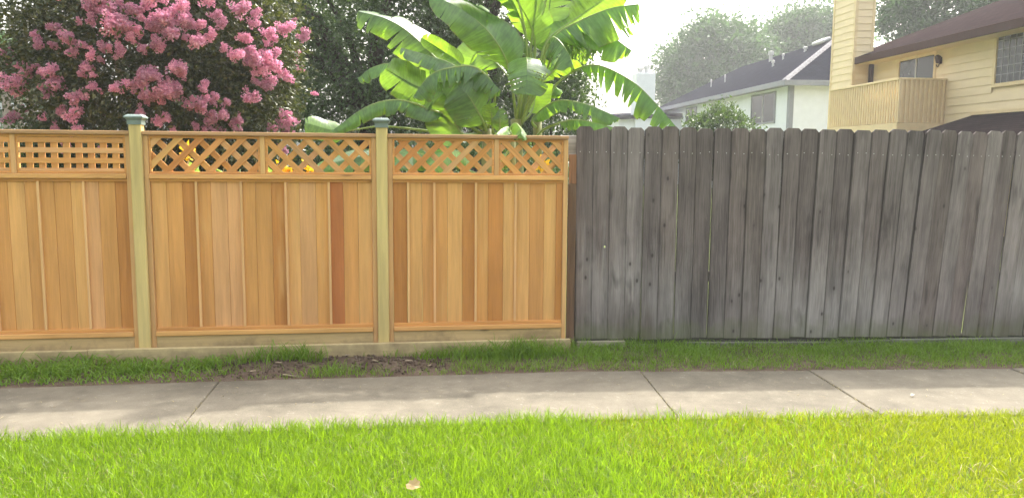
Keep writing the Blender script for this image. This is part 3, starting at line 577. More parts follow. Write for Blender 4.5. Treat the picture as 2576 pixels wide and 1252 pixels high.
# ------------------------------------------------------------------ banana clump
def blade_profile(s): return max(0., 1-(1-min(s/.22, 1))**2)**.6*math.sqrt(max(0., 1-max(0., (s-.45)/.56)**3.2))
def banana_leaf(plant, ctrl, t0, W, N0, droop, tear, young=False, curl=.35, r0=.017):
    W *= .88; tear = min(.95, tear*1.25+.12 if not young else tear)
    C = [pt(*c) for c in ctrl]; base = plant.matrix_basis.translation; n = 56; P = curve_pts(C, n); V = []; UV = []; Fq = []; N0 = Vector(N0); m = 5
    i0 = int(t0*(n-1)); L = sum((P[i+1]-P[i]).length for i in range(n-1))
    def frame(i):
        T = (P[min(i+1, n-1)]-P[max(i-1, 0)]).normalized(); N = (N0-T*T.dot(N0)).normalized(); return T, N, T.cross(N)
    for side in (-1, 1):
        i = i0
        while i < n-1:
            ln = random.randint(1, 3) if random.random() < tear else random.randint(5, 12); j = min(n-1, i+ln)
            extra = random.gauss(0, .3)*tear+(.3*tear); sweep = random.uniform(.15, .4); ragged = random.uniform(.78, 1.04) if tear > .3 else 1.
            o = len(V); rows = j-i+1
            for k in range(i, j+1):
                T, N, S = frame(k); s = (k-i0)/(n-1-i0); w = W*blade_profile(s)*ragged; q = P[k].copy()+N*.006
                pinch = (1 if k == i else (-1 if k == j else 0))*.012*tear
                for c in range(m+1):
                    V.append(q.copy()-base); UV.append((side*c/m, k/(n-1)*max(.5, L)))
                    a = droop+extra*(c/m)+curl*(c/m)**1.5+.1*math.sin(k*.55+side)*(c/m); st = w/m
                    q = q+(S*side*math.cos(a)-N*math.sin(a))*st+T*(sweep*st+pinch*(c/m))
            for r in range(rows-1):
                for c in range(m):
                    f = (o+r*(m+1)+c, o+r*(m+1)+c+1, o+(r+1)*(m+1)+c+1, o+(r+1)*(m+1)+c); Fq.append(f if side > 0 else f[::-1])
            i = j
    me = fast_mesh('leaf', np.array([tuple(v) for v in V]), [np.array(Fq)], True); uv = me.uv_layers.new(name='UVMap'); li = np.zeros(len(me.loops), np.int32); me.loops.foreach_get('vertex_index', li)
    uv.data.foreach_set('uv', np.array(UV, np.float32)[li].ravel()); lo = link_mesh('leaf', me, M['banana_young' if young else 'banana'], plant)
    R = [r0*(1-.85*k/(n-1)) for k in range(n)]; v, f = tube_vf([p-base for p in P[::2]]+[P[-1]-base], R[::2]+[R[-1]], 7); pyobj('midrib', v, f, M['petiole'], lo, smooth=True); return lo
def stem(plant, pts, r0, r1, mat='pseudostem'):
    base = plant.matrix_basis.translation; C = curve_pts([Vector(p)-base for p in pts], 8); v, f = tube_vf(C, [r0+(r1-r0)*k/7 for k in range(8)], 10); pyobj('stalk', v, f, M[mat], plant, smooth=True)
def plant_at(x, Y, label): return tag(empty('banana_plant', (xy(x, Y), Y, -.03)), label, 'banana plant', 'banana clump behind the fence')
B1 = plant_at(1305, 8.5, 'tall central banana plant with broad arching leaves above the fence')
stem(B1, [(B1.location.x, 8.5, -.05), (B1.location.x, 8.5, .9), pt(1298, 300, 8.5)], .095, .06)
UPN, CAMN, LFN = (0, -.25, 1), (.1, -1, .35), (-.5, -.6, .6)
for ctrl, t0, W, N0, dr, te, yg in [
    ([(1296,310,8.5),(1318,200,8.3),(1324,146,8.05),(1326,180,7.8),(1324,238,7.72)], .42, .27, (0,-.6,.8), .15, .25, False),     # hanging towards the street
    ([(1300,310,8.5),(1290,230,8.4),(1275,155,8.3),(1232,85,8.2),(1165,28,8.1),(1085,-12,8.0)], .33, .30, (-.45,-.65,.75), .25, .1, False),   # broad glossy upper leaf
    ([(1306,310,8.5),(1322,200,8.6),(1335,130,8.6),(1272,60,8.5),(1170,0,8.4)], .42, .24, UPN, .75, .7, False),
    ([(1308,310,8.5),(1340,180,8.6),(1345,95,8.6),(1312,20,8.55),(1262,-50,8.5)], .42, .27, (-.5,-.7,.3), .2, .35, False),
    ([(1310,310,8.5),(1352,180,8.7),(1372,100,8.8),(1384,10,8.9),(1392,-70,9.0)], .42, .30, (-.3,-1,.1), .15, .4, False),
    ([(1312,310,8.5),(1352,190,8.6),(1378,100,8.7),(1460,40,8.9),(1575,-40,9.1)], .40, .27, (.2,-1,.45), .25, .15, True),
    ([(1312,310,8.5),(1350,190,8.4),(1392,96,8.3),(1462,52,8.2),(1537,22,8.15),(1606,12,8.1)], .36, .40, UPN, 1.05, .92, False),
    ([(1312,312,8.5),(1356,200,8.5),(1398,92,8.4),(1500,74,8.3),(1588,128,8.2)], .36, .33, UPN, 1.0, .95, False),
    ([(1310,312,8.5),(1350,190,8.3),(1385,98,8.2),(1420,120,8.0),(1440,165,7.9)], .45, .26, UPN, .8, .5, False),
    ([(1306,312,8.5),(1332,290,8.6),(1344,262,8.7),(1352,210,8.8),(1367,150,8.85)], .3, .20, (-.35,-1,.1), .1, .2, True),
    ([(1304,312,8.5),(1300,225,8.6),(1210,130,8.9),(1170,190,8.95)], .5, .26, CAMN, .2, .2, False),
    ([(1310,312,8.5),(1365,200,8.5),(1405,110,8.5),(1450,100,8.4),(1500,130,8.3)], .4, .25, UPN, .9, .85, False),
    ([(1306,310,8.5),(1300,210,8.7),(1262,120,8.8),(1228,60,8.9),(1190,20,8.95)], .35, .2, (.3,-1,.3), .15, .4, True),
    ([(1310,310,8.5),(1345,230,8.7),(1400,170,8.8),(1440,140,8.85),(1490,100,8.9)], .4, .2, (.2,-.9,.5), .4, .5, True),
    ([(1308,310,8.5),(1330,150,8.6),(1290,0,8.6),(1200,-110,8.5),(1040,-180,8.4)], .42, .30, (0,0,1), .35, .3, False),      # crown leaves above, shading the walk
    ([(1308,310,8.5),(1325,120,8.5),(1280,-60,8.4),(1170,-210,8.3),(1010,-300,8.2)], .42, .30, (0,0,1), .3, .3, False),
    ([(1308,310,8.5),(1335,120,8.6),(1350,-60,8.5),(1290,-230,8.3),(1150,-330,8.0)], .42, .30, (0,0,1), .3, .4, False),
    ([(1308,310,8.5),(1345,120,8.7),(1400,-80,8.8),(1480,-200,8.9),(1600,-220,9.0)], .42, .30, (0,0,1), .4, .4, False)]:
    banana_leaf(B1, ctrl, t0, W, N0, dr, te, yg)
B2 = plant_at(1222, 8.2, 'banana plant with leaves spreading towards the crape myrtle')
stem(B2, [(B2.location.x, 8.2, -.05), (B2.location.x, 8.2, .8), pt(1226, 325, 8.2)], .08, .055)
for ctrl, t0, W, N0, dr, te, yg in [
    ([(1226,330,8.2),(1190,270,8.25),(1130,185,8.3),(1040,92,8.35),(975,50,8.4),(902,30,8.45)], .28, .30, (-.25,-.75,.75), .45, .25, False),   # long leaf to the upper left
    ([(1226,330,8.2),(1200,250,8.1),(1150,172,8.0),(1080,142,7.95),(1010,122,7.9)], .42, .19, (0,-.45,.9), .35, .05, False),
    ([(1226,330,8.2),(1205,250,8.2),(1163,168,8.2),(1112,128,8.2),(1062,96,8.2)], .50, .11, (.2,-1,.2), -.35, .0, True),      # young rolled leaf
    ([(1226,330,8.2),(1245,230,8.0),(1200,172,7.85),(1140,170,7.75),(1082,190,7.7),(1040,245,7.65)], .36, .24, UPN, .95, .45, False),    # shiny torn arch
    ([(1226,330,8.2),(1215,240,8.3),(1160,168,8.0),(1210,180,7.9),(1258,228,7.8)], .48, .23, UPN, .9, .4, False),
    ([(1222,330,8.2),(1150,250,8.3),(1062,190,8.4),(985,162,8.45),(935,172,8.5),(901,198,8.5)], .35, .21, UPN, .7, .15, False),
    ([(1222,332,8.2),(1170,290,8.1),(1090,238,8.0),(1025,205,7.95),(972,172,7.9)], .35, .23, (0,-1,.3), .15, .1, False),
    ([(1210,338,8.2),(1160,335,8.0),(1140,285,7.9),(1120,240,7.85),(1085,225,7.8)], .2, .34, CAMN, .1, .05, False),       # broad shaded undersides
    ([(1226,336,8.2),(1212,300,8.0),(1180,245,7.85),(1150,215,7.8)], .25, .30, CAMN, .1, .1, False),
    ([(1215,338,8.2),(1150,300,8.0),(1080,275,7.8),(1005,252,7.7),(925,268,7.6),(836,330,7.5)], .3, .19, UPN, .95, .3, False),     # long low leaf past the post
    ([(1205,342,8.2),(1080,330,8.1),(960,318,8.0),(855,330,7.9),(768,310,7.8)], .72, .16, (0,-.8,.6), .1, .1, True),
    ([(1240,335,8.1),(1238,300,8.0),(1232,262,7.95)], .3, .1, CAMN, .1, .1, True),
    ([(1210,420,8.0),(1080,395,7.8),(940,390,7.6),(800,420,7.4)], .25, .2, (0,-.8,.6), .3, .2, False), ([(1205,440,8.0),(1120,410,7.7),(1040,385,7.4),(1000,420,7.2)], .25, .17, (0,-.8,.6), .3, .2, False), ([(1215,430,8.0),(1180,395,7.6),(1130,380,7.3),(1080,425,7.1)], .25, .16, (0,-.8,.6), .4, .2, True),
    ([(1255,340,8.1),(1258,310,8.0),(1254,276,8.0)], .15, .1, CAMN, .1, .0, False)]:
    banana_leaf(B2, ctrl, t0, W, N0, dr, te, yg)
B3 = plant_at(1352, 8.9, 'brown-stemmed banana plant with stalks arching over the gray fence')
stem(B3, [(B3.location.x, 8.9, -.05), (B3.location.x, 8.9, .9), pt(1352, 290, 8.9)], .075, .05)
for ctrl, t0, W, N0, dr, te, yg in [
    ([(1354,320,8.9),(1382,245,8.9),(1402,210,8.9),(1462,170,8.8),(1517,168,8.7),(1594,208,8.6),(1650,262,8.5),(1702,322,8.4)], .42, .30, (.35,-.5,.8), .85, .7, False),
    ([(1352,325,8.9),(1340,300,8.7),(1397,256,8.5),(1470,262,8.4),(1558,298,8.3)], .25, .2, UPN, .8, .5, False),
    ([(1348,345,8.9),(1370,325,8.6),(1420,306,8.3),(1462,303,8.1),(1545,322,7.9)], .45, .16, UPN, 1.1, .8, False),
    ([(1350,330,8.9),(1372,260,9.1),(1392,215,9.2),(1410,240,9.2)], .45, .16, UPN, .7, .4, True)]:
    banana_leaf(B3, ctrl, t0, W, N0, dr, te, yg)
B4 = plant_at(1285, 7.2, 'small banana sucker with a leaf flopping over the cap rail')
stem(B4, [(B4.location.x, 7.2, -.05), (B4.location.x+.02, 7.2, .8), pt(1290, 350, 7.1)], .04, .025)
for ctrl, t0, W, N0, dr, te, yg in [
    ([(1290,352,7.1),(1288,318,7.0),(1300,312,6.75),(1312,332,6.45),(1304,348,6.4)], .3, .1, UPN, .7, .5, True), ([(1290,352,7.1),(1280,322,7.05),(1262,326,6.9),(1250,338,6.8)], .3, .09, UPN, .6, .2, True),
    ([(1288,370,7.1),(1272,390,7.1),(1268,410,7.0),(1270,425,7.0)], .3, .07, CAMN, .3, .1, True)]:
    banana_leaf(B4, ctrl, t0, W, N0, dr, te, yg, r0=.012)

# ------------------------------------------------------------------ cannas behind the lattice
def canna(x, Y, h, nl, flower, label):
    r = tag(empty('canna_plant', (xy(x, Y), Y, -.03)), label, 'canna', 'cannas behind the fence lattice'); b = Vector((0, 0, 0)); top = Vector((random.uniform(-.06, .06), random.uniform(-.05, .05), h))
    v, f = tube_vf(curve_pts([b, top*.5+Vector((random.uniform(-.02, .02), 0, 0)), top], 6), [.012, .011, .01, .009, .007, .005], 6); pyobj('stem', v, f, M['stalk' if random.random() < .4 else 'petiole'], r, smooth=True)
    for k in range(nl):
        t = .5+.45*k/nl; a = random.uniform(0, 6.28); d = Vector((math.cos(a), math.sin(a)*.6, 0)); L = random.uniform(.28, .42); p0 = top*t; V = []; Fq = []
        for i in range(7):
            s = i/6; c = p0+d*L*(.25*s+.35*s*s)+Vector((0, 0, L*(.85*s-.25*s*s))); w = .055*math.sin(math.pi*min(1, s*.95+.05))**.8; sd_ = Vector((-d.y, d.x, 0)).normalized()
            V += [c-sd_*w+Vector((0, 0, .015)), c, c+sd_*w+Vector((0, 0, .015))]
        for i in range(6):
            for c in range(2): Fq.append((3*i+c, 3*i+c+1, 3*i+c+4, 3*i+c+3))
        pyobj('leaf', V, Fq, M['canna'], r, smooth=True)
    if flower:
        P = np.random.default_rng(int(x)).normal(size=(26, 3))*np.array([.022, .022, .03])+np.array([top.x, top.y, h+.02]); V, F3 = leaf_cards(P, rng.normal(size=(26, 3))+np.array([0, 0, .5]), .06, .7, .25); link_mesh('flower', fast_mesh('flower', V, [F3]), M['yellow'], r)
for x, Y, h, nl, fl, lb in [(400,7.3,1.45,4,0,'leafy canna just right of the capped pine post beside the square lattice'), (430,7.5,1.5,4,0,'leafy canna beside the yellow-flowered canna'), (473,7.2,1.64,4,1,'canna with a high yellow flower behind the first diagonal lattice'), (510,7.5,1.55,5,0,'bushy canna behind the diagonal lattice below the crape myrtle'), (560,7.3,1.45,5,0,'short canna clump under the pink blossoms'), (610,7.5,1.5,4,0,'canna next to the lattice mullion under the crape myrtle'), (712,7.2,1.47,4,1,'canna with a low yellow flower behind the lattice'), (690,7.6,1.55,4,0,'tall canna right of the lattice mullion'), (1260,7.6,1.5,4,0,'canna between the banana stems'), (1345,7.5,1.55,4,1,'canna with yellow flower under the banana stalks'), (1390,7.4,1.5,4,0,'canna by the end of the cedar fence'), (445,7.0,1.4,5,0,'pale canna tight behind the lattice left of the high yellow flower'), (495,6.95,1.42,5,0,'low canna tight behind the lattice right of the high yellow flower'), (585,7.0,1.45,5,0,'broad-leaved canna close behind the lattice under the blossom'), (640,7.0,1.5,5,0,'canna against the left side of the first lattice mullion'), (735,7.0,1.4,5,0,'canna right of the low yellow flower'), (770,7.05,1.45,4,1,'canna with a small yellow flower left of the low banana leaf')]:
    canna(x, Y, h, nl, fl, lb)
for x in (385, 395, 418, 447, 455, 522, 540, 580, 625, 680, 1372, 1300):
    Y = 7.1+random.random()*.3; L = random.uniform(1.45, 1.72); v, f = tube_vf(curve_pts([(0, 0, 0), (random.uniform(-.05, .05), 0, L*.6), (random.uniform(-.14, .14), 0, L)], 5), [.009, .008, .007, .006, .003], 5)
    o = pyobj('dry_stalk', v, f, M['stalk'], None, (xy(x, Y), Y, -.03)); tag(o, 'thin dry tan stalk standing behind the fence lattice', 'stalk', 'dry stalks behind the lattice')

# ------------------------------------------------------------------ houses
M['siding'] = plain('yellow_siding', (.74, .6, .385), .6, .3, .06, 2., .1)
M['trim'] = plain('yellow_trim', (.70, .55, .32), .6, .3, .08, 5.)
M['glass'] = plain('window_glass', (.03, .035, .04), .08, .6, .05, 3.)
M['brownmetal'] = plain('brown_metal', (.06, .032, .026), .85, .05, .1, 8.)
M['graytrim'] = plain('gray_trim', (.2, .21, .24), .6, .3, .08, 4.)
M['stucco'] = plain('white_stucco', (.64, .67, .73), .8, .2, .05, 3., .2)
M['lightmetal'] = plain('roof_metal', (.5, .5, .5), .45, .5, .1, 6.)
def shingle(name, a, b):
    t = NT(name); tc = t.n('ShaderNodeTexCoord').outputs['UV']
    br = t.n('ShaderNodeTexBrick', {'Vector': tc, 'Color1': a, 'Color2': b, 'Mortar': tuple(x*.55 for x in a), 'Scale': 1., 'Mortar Size': .012, 'Brick Width': .3, 'Row Height': .14, 'Bias': 0.}); n = t.noise(tc, 1.2, 4)
    n2 = t.noise(tc, 40., 2); c = t.scale(br.outputs[0], t.math('ADD', t.ramp(n, .3, .7, .82, 1.15), t.ramp(n2, .3, .7, -.12, .12))); return t.done(t.pbr(c, 1., .0, t.bump(br.outputs['Fac'], .4, .01)))
M['shingle_brown'] = shingle('brown_shingle', (.022, .015, .016), (.033, .023, .023)); M['shingle_gray'] = shingle('gray_shingle', (.012, .013, .02), (.018, .019, .028))
def roof_mesh(name, quads, mat, parent, th=.12):
    """each plane a slab with its own thickness and metre-scaled uv"""
    V = []; Fq = []; U = []
    for q in quads:
        P = [Vector(p) for p in q]; n = (P[1]-P[0]).cross(P[2]-P[0]).normalized(); n = n if n.z > 0 else -n; e = (P[1]-P[0]).normalized(); g = n.cross(e); o = len(V); k = len(P)
        V += P+[p-n*th for p in P]; U += [((p-P[0]).dot(e), (p-P[0]).dot(g)) for p in P]*2; Fq.append(tuple(range(o, o+k))); Fq.append(tuple(range(o+2*k-1, o+k-1, -1)))
        for i in range(k): Fq.append((o+i, o+k+i, o+k+(i+1) % k, o+(i+1) % k))
    ob = pyobj(name, V, Fq, mat, parent); uv = ob.data.uv_layers.new(name='UVMap')
    for lp in ob.data.loops: uv.data[lp.index].uv = U[lp.vertex_index]
    return ob
YAW = math.atan(.089)
# --- yellow house: local x into the house, y along its side wall away from the street
yh = tag(empty('yellow_house', (10.19, 24, 0), YAW), 'yellow lap-sided two-storey house with balcony, chimney and brown roof', 'house')
bar('wall', .02, 8.5, -17, -.03, -.05, 4.6, M['siding'], yh, 0)
DOOR, WIN = (-3.9, -2.38, 2.4, 4.24), (-7.9, -6.15, 3.32, 4.42)
for k in range(24):
    z = k*.195; spans = [(-17., -.0)]
    for (a, b, c, d) in (DOOR, WIN):
        if z+.195 > c-.1 and z < d+.1: spans = [s for p, q in spans for s in ((p, min(q, a-.09)), (max(p, b+.09), q)) if s[1]-s[0] > .05]
    for p, q in spans:
        V = [(-.004, p, 0), (-.022, p, 0), (-.006, p, .2), (.012, p, .2), (-.004, q, 0), (-.022, q, 0), (-.006, q, .2), (.012, q, .2)]; c = (p+q)/2
        pyobj('siding_board', [(x, y-c, zz) for x, y, zz in V], [(0, 1, 2, 3), (7, 6, 5, 4), (1, 0, 4, 5), (2, 1, 5, 6), (3, 2, 6, 7), (0, 3, 7, 4)], M['siding'], yh, (0, c, z))
EZ, PIT, HW = 4.52, .38, 4.6
roof_mesh('roof', [[(-.5, -17.4, EZ), (-.5, .3, EZ), (HW, .3, EZ+PIT*(HW+.5)), (HW, -17.4, EZ+PIT*(HW+.5))], [(HW*2+.5, -17.4, EZ), (HW*2+.5, .3, EZ), (HW, .3, EZ+PIT*(HW+.5)), (HW, -17.4, EZ+PIT*(HW+.5))]], M['shingle_brown'], yh)
bar('fascia', -.56, -.505, -17.4, .3, EZ-.2, EZ-.01, M['brownmetal'], yh, .004); bar('soffit', -.5, .0, -17.4, .25, EZ-.2, EZ-.17, M['trim'], yh, 0)
pyobj('gable', [(.0, .0, 4.5), (HW*2, .0, 4.5), (HW, .0, EZ+PIT*HW-.1)], [(0, 1, 2)], M['siding'], yh, (0, -.02, 0)); bar('downspout', -.14, -.03, -1.12, -1.03, .0, EZ-.2, M['brownmetal'], yh, .004)
v, f = tube_vf(curve_pts([(1.2, -7.6, 4.9), (1.2, -7.6, 5.6)], 3), [.045]*3, 8); pyobj('vent_pipe', v, f, M['lightmetal'], yh)
ch = bar('chimney', -.585, -.005, -1.0+.015, .3, 0, 9.2, M['siding'], yh, 0); c0 = Vector(ch.location)
for k in range(47):
    z = k*.195
    for nm, a, b, c, d in (('front', -.6, 0., -1.0, -1.0), ('side', -.6, -.6, -1.0, .3)):
        if nm == 'front': V = [(a+.09, -.985, z), (b-.02, -.985, z), (b-.02, -1.003, z), (a+.09, -1.003, z), (a+.09, -.985, z+.2), (b-.02, -.985, z+.2), (b-.02, -.988, z+.2), (a+.09, -.988, z+.2)]
        else: V = [(-.585, -.91, z), (-.585, .3, z), (-.603, .3, z), (-.603, -.91, z), (-.585, -.91, z+.2), (-.585, .3, z+.2), (-.588, .3, z+.2), (-.588, -.91, z+.2)]
        pyobj('siding_board', [Vector(p)-c0 for p in V], [(0, 1, 2, 3), (7, 6, 5, 4), (0, 4, 5, 1), (1, 5, 6, 2), (2, 6, 7, 3), (3, 7, 4, 0)], M['siding'], ch)
for (a, b, c, d) in ((-.612, -.585, -1.012, -.915), (-.584, -.515, -1.012, -.9851), (-.095, -.015, -1.01, -.9851), (-.612, -.585, .22, .3)): bar('corner_board', a-c0.x, b-c0.x, c-c0.y, d-c0.y, -4.6, 4.6, M['trim'], ch, .003)
# sliding door and window
def glazed(name, y0, y1, z0, z1, cols, rows, parent, trim, muntin=None, x=-.012):
    fr = []; t = .085
    for a, b, c, d in ((y0-t, y1+t, z1, z1+t), (y0-t, y1+t, z0-t, z0), (y0-t, y0, z0, z1), (y1, y1+t, z0, z1)):
        v, f = box_vf(.05, b-a, d-c, .004); fr.append(([(p[0]+x, p[1]+(a+b)/2, p[2]+(c+d)/2) for p in v], f))
    V, Fq = join(fr); c = Vector((x, (y0+y1)/2, (z0+z1)/2)); w = pyobj(name, [Vector(p)-c for p in V], Fq, trim, parent, c)
    for i in range(cols):
        a = y0+(y1-y0)*i/cols; b = y0+(y1-y0)*(i+1)/cols; bar('pane', .0, .012, a+.02-c.y, b-.02-c.y, z0-c.z, z1-c.z, M['glass'], w, 0)
        if i: bar('mullion', -.02, .02, a-.02-c.y, a+.02-c.y, z0-c.z, z1-c.z, muntin or trim, w, .002)
    return w, c
glazed('sliding_door', DOOR[0], DOOR[1], DOOR[2]+.1, DOOR[3], 2, 1, yh, M['trim'], M['lightmetal'])
w, c = glazed('window', WIN[0], WIN[1], WIN[2], WIN[3], 1, 1, yh, M['trim'])
for k in range(1, 9): y = WIN[0]+(WIN[1]-WIN[0])*k/9; bar('muntin', -.01, -.0005, y-.004-c.y, y+.004-c.y, WIN[2]-c.z, WIN[3]-c.z, M['lightmetal'], w, 0)
for k in range(1, 6): z = WIN[2]+(WIN[3]-WIN[2])*k/6; bar('muntin', -.012, -.0105, WIN[0]-c.y, WIN[1]-c.y, z-.004-c.z, z+.004-c.z, M['lightmetal'], w, 0)
# balcony
bc = bar('balcony', -1.2, -.025, -4.42, -1.02, 2.36, 2.5, M['trim'], yh, .01); b0 = Vector(bc.location)
def bb(nm, x0, x1, y0, y1, z0, z1, b=.004): return bar(nm, x0-b0.x, x1-b0.x, y0-b0.y, y1-b0.y, z0-b0.z, z1-b0.z, M['trim'], bc, b)
bb('hand_rail', -1.26, -1.15, -4.48, -1.02, 3.55, 3.6); bb('hand_rail', -1.149, -.03, -4.48, -4.37, 3.55, 3.6); bb('skirt', -1.235, -1.201, -4.46, -1.02, 2.3, 2.52); bb('skirt', -1.2, -.03, -4.46, -4.425, 2.3, 2.52)
bb('corner_post', -1.232, -1.19, -4.478, -4.4255, 2.524, 3.5495)
for k in range(29): y = -4.4+k*.118; bb('slat', -1.24, -1.203, y, y+.06, 2.525, 3.549)
for k in range(10): x = -1.18+k*.118; bb('slat', x, x+.045, -4.475, -4.43, 2.525, 3.549); bb('slat', x+.03, x+.135, -4.42, -4.405, 2.525, 3.549, .002)
ln = bar('wall_lantern', -.04, -.0225, -4.22, -4.1, 3.98, 4.14, M['brownmetal'], yh, .004)
v, f = tube_vf([(-.1, 0, -.1), (-.1, 0, -.08), (-.1, 0, .1), (-.1, 0, .14), (-.1, 0, .2)], [.03, .06, .1, .115, .02], 8); pyobj('shade', v, f, M['brownmetal'], ln).scale = [.7]*3
v, f = tube_vf(curve_pts([(0, 0, -.02), (-.06, 0, -.16), (-.1, 0, -.1)], 6), [.015]*6, 6); pyobj('bracket', v, f, M['brownmetal'], ln)
roof_mesh('porch_roof', [[(-2.6, -17, 1.72), (-2.6, -4.6, 1.72), (-.03, -5.5, 2.66), (-.03, -17, 2.66)], [(-2.6, -4.6, 1.72), (-.03, -4.45, 1.72), (-.03, -5.5, 2.66)]], M['shingle_brown'], yh, .1); bar('flashing', -.06, -.026, -17, -5.45, 2.66, 2.72, M['trim'], yh, .003)
# --- white house with gray hip roof
gh = tag(empty('white_house', (12.46, 36, 0), YAW), 'white house with slate-gray hip roof and dark trim beyond the gray fence', 'house')
bar('wall', 0, 8, 0, 20.4, -.05, 5.1, M['stucco'], gh, 0)
for a, b, c, d in ((-.03, .0, -.03, .25), (.0, .16, -.03, -.001)): bar('corner_trim', a-.001, b, c, d, 0, 5.0, M['graytrim'], gh, .005)
e, z0, rz = .5, 5.12, 7.65
A = [(-e, -e), (8+e, -e), (8+e, 20.9), (-e, 20.9)]; r1, r2 = (4, 3.9, rz), (4, 16.6, rz)
roof_mesh('roof', [[(*A[0], z0), (*A[1], z0), r1], [(*A[0], z0), (*A[3], z0), r2, r1], [(*A[1], z0), (*A[2], z0), r2, r1], [(*A[2], z0), (*A[3], z0), r2]], M['shingle_gray'], gh, .1)
bar('fascia', -e-.04, -e+.0, -e-.04, 20.9, z0-.24, z0-.005, M['graytrim'], gh, .005); bar('fascia', -e+.001, 8.5, -e-.04, -e, z0-.24, z0-.005, M['graytrim'], gh, .005); bar('soffit', -e+.001, -.001, -e+.001, 20.8, z0-.2, z0-.18, M['graytrim'], gh, 0); bar('soffit', .0, 8.4, -e+.001, -.001, z0-.2, z0-.18, M['graytrim'], gh, 0)
hc = plain('hip_cap', (.17, .165, .175), .9, .1, .5, 9.)
p0, p1 = Vector((-e, -e, z0+.03)), Vector(r1)+Vector((0, 0, .03))
for k in range(22):
    a = p0.lerp(p1, k/22); b = p0.lerp(p1, (k+1.15)/22); d = (b-a).normalized(); s = d.cross(Vector((0, 0, 1))).normalized()*.17; dn = Vector((0, 0, -.07)); up = Vector((0, 0, .03)); c = (a+b)/2
    pyobj('hip_shingle', [p-c for p in (a-s+dn, a, a+s+dn, b-s+dn+up, b+up, b+s+dn+up)], [(0, 1, 4, 3), (1, 2, 5, 4), (0, 3, 5, 2)], hc, gh, c, color=None)
def on_roof(x, y): return z0+(x+e)/(4+e)*(rz-z0)
for x, y, h, r in ((3.3, 10.2, .55, .16), (2.9, 7.6, .3, .07), (2.1, 7.0, .3, .09), (1.3, 14.5, .45, .05), (1.5, 12.6, .45, .05), (3.2, 5.6, .22, .12)):
    z = on_roof(x, y); v, f = tube_vf([(0, 0, -.1), (0, 0, h*.6), (0, 0, h*.62), (0, 0, h), (0, 0, h+.02)], [r*.62, r*.62, r, r, r*.3], 10); pyobj('roof_vent', v, f, M['lightmetal'], gh, (x, y, z))
v, f = box_vf(.5, 1.2, .18, .05); pyobj('ridge_vent', v, f, M['lightmetal'], gh, (3.75, 5.0, rz-.02), (0, -.4, 0))
v, f = box_vf(.7, .5, .35, .03); pyobj('roof_vent', v, f, M['brownmetal'], gh, (4.2, .95, z0+1.05))
for y0, y1, a, b in ((1.6, 4.4, 3.4, 4.72), (9.4, 10.4, 4.0, 4.75), (13.2, 15.2, 3.9, 4.75)): glazed('window', y0, y1, a, b, 2 if y1-y0 > 1.5 else 1, 1, gh, M['graytrim'], M['lightmetal'], -.02)
# --- pale house with chimney further off
ph = tag(empty('pale_house', (xy(1552, 52), 52, 0), YAW), 'pale house with tall boxed chimney glimpsed behind the drooping banana leaf', 'house')
bar('wall', 0, 4.2, 0, 9, -.05, 4.2, M['stucco'], ph, 0); roof_mesh('roof', [[(-.4, -.4, 4.35), (4.8, -.4, 4.6), (4.8, 9.4, 5.2), (-.4, 9.4, 4.9)]], M['shingle_gray'], ph, .25)
c = bar('chimney', 1.0, 2.25, -.3, 1.0, 0, 7.1, M['stucco'], ph, .02)
for x, h in ((-.25, .35), (.18, .5)):
    v, f = tube_vf([(0, 0, 0), (0, 0, h*.7), (0, 0, h*.72), (0, 0, h)], [.17, .17, .24, .24], 10); pyobj('chimney_pot', v, f, M['lightmetal'], c, (x, -.1, 3.55))
glazed('window', 2., 4., 2.2, 3.6, 2, 1, ph, M['lightmetal'])
# --- far trees and shrubs
tree('far_tree', 'hazy rounded tree behind the left end of the slate-gray roof', 'tree', (xy(1790, 72), 72, 0), 5, (xy(1790, 72), 72, 8.6), (5.0, 4, 5.2), 480, 80, .7, .42, M['fartree'], M['bark'], .4, 10, group='hazy trees beyond the houses')
tree('far_tree', 'hazy broad tree behind the ridge of the slate-gray roof', 'tree', (xy(2000, 76), 76, 0), 6, (xy(2000, 76), 76, 10.4), (5.4, 4, 5.0), 480, 80, .7, .42, M['fartree'], M['bark'], .4, 10, group='hazy trees beyond the houses')
tree('far_tree', 'tree standing behind the brown roof of the yellow house', 'tree', (xy(2340, 40), 40, 0), 5, (xy(2345, 40), 40, 9.3), (3.2, 2.6, 2.8), 260, 80, .4, .26, M['fartree'], M['bark'], .3, 12, group='hazy trees beyond the houses')
tree('far_tree', 'hazy tree beyond the wooden screen and crape myrtle', 'tree', (xy(-30, 34), 34, 0), 3, (xy(-25, 34), 34, 4.9), (1.7, 1.6, 2.0), 160, 70, .3, .25, M['fartree'], M['bark'], .2, 8, group='hazy trees beyond the houses')
tree('round_shrub', 'round glossy shrub in front of the white house', 'shrub', (xy(1800, 21), 21, 0), 1., (xy(1800, 21), 21, 2.05), (.95, .8, .85), 110, 70, .13, .1, M['hedge'], M['bark'], .06, 6)
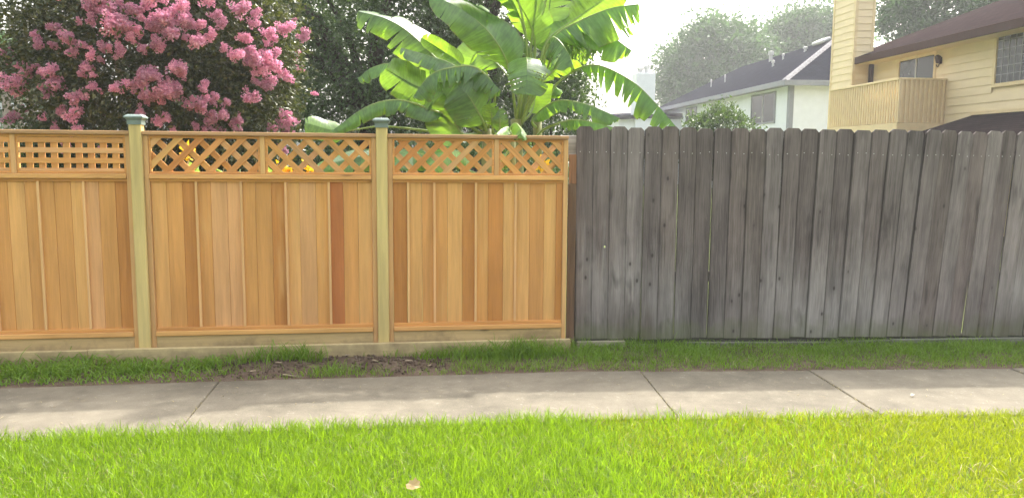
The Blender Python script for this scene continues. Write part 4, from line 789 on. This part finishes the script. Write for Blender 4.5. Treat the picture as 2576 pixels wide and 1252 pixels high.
# --- wooden screen at the left
ws = tag(empty('wooden_screen', (xy(20, 13), 13, 0), .05), 'weathered wooden board screen with white beam left of the crape myrtle', 'screen')
wb = wood_mat('screen_wood', 2, gray=True, contrast=1.)
for k in range(15): x = -1.9+k*.19; bar('screen_board', x, x+.13, -.01, .015, -.1, 2.72+.0*k, wb, ws, .003, jit((.36, .32, .27), .12))
bar('beam', -2.2, .9, -.06, -.012, 2.75, 2.87, M['stucco'], ws, .004); bar('beam', -2.2, .9, .017, .06, 2.32, 2.42, M['stucco'], ws, .004); bar('beam', -2.2, .9, .0165, .055, 1.2, 1.3, M['stucco'], ws, .004)
# --- dry leaf on the lawn
def dry_leaf():
    out = [(-.045, -.02), (-.05, .012), (-.03, .02), (-.022, .042), (0, .035), (.015, .055), (.028, .03), (.05, .026), (.042, .0), (.052, -.02), (.02, -.032), (-.01, -.035)]; V = [(0, 0, .0)]; Fq = []
    for x, y in out: V.append((x, y, .018*math.sin(x*40)+.25*abs(y)))
    n = len(out)
    for k in range(n): Fq.append((0, 1+k, 1+(k+1) % n))
    return V, Fq
v, f = dry_leaf(); o = pyobj('dry_leaf', v, f, leaf_mat('dead_leaf', (.46, .33, .17), (.5, .36, .2), (.4, .28, .1), .3, .7, .2), None, (-.455, 3.54, .075), (.75, .2, .4)); o.scale = [.65]*3; tag(o, 'curled tan dead leaf lying on the bright lawn', 'leaf')

for nm, lb, X0, Y0, sc_, rz in (('fallen_leaf', 'tiny pale fallen leaf on the sidewalk in front of the gray fence', 2.75, 5.25, .32, .6),):
    v, f = dry_leaf(); o = pyobj(nm, v, f, plain(nm+'_white', (.36, .33, .25), .7, .2, .15, 30), None, (X0, Y0, .012 if Y0 > 4.5 else .085), (.1 if Y0 > 4.5 else 1., .1, rz)); o.scale = [sc_]*3; tag(o, lb, 'leaf' if 'leaf' in nm else 'paper')
# ------------------------------------------------------------------ thin volume over the whole place, added to imitate veiling lens glare
t = NT('glare_air'); t.m.node_tree.links.new(t.n('ShaderNodeVolumePrincipled', {'Color': (.93, .95, .97), 'Density': .0013, 'Anisotropy': .3}).outputs[0], t.out.inputs['Volume'])
v, f = box_vf(310, 206, 21.2); hz = pyobj('glare_haze', v, f, t.m, None, (0, 70, 9.5)); hz['kind'] = 'stuff'
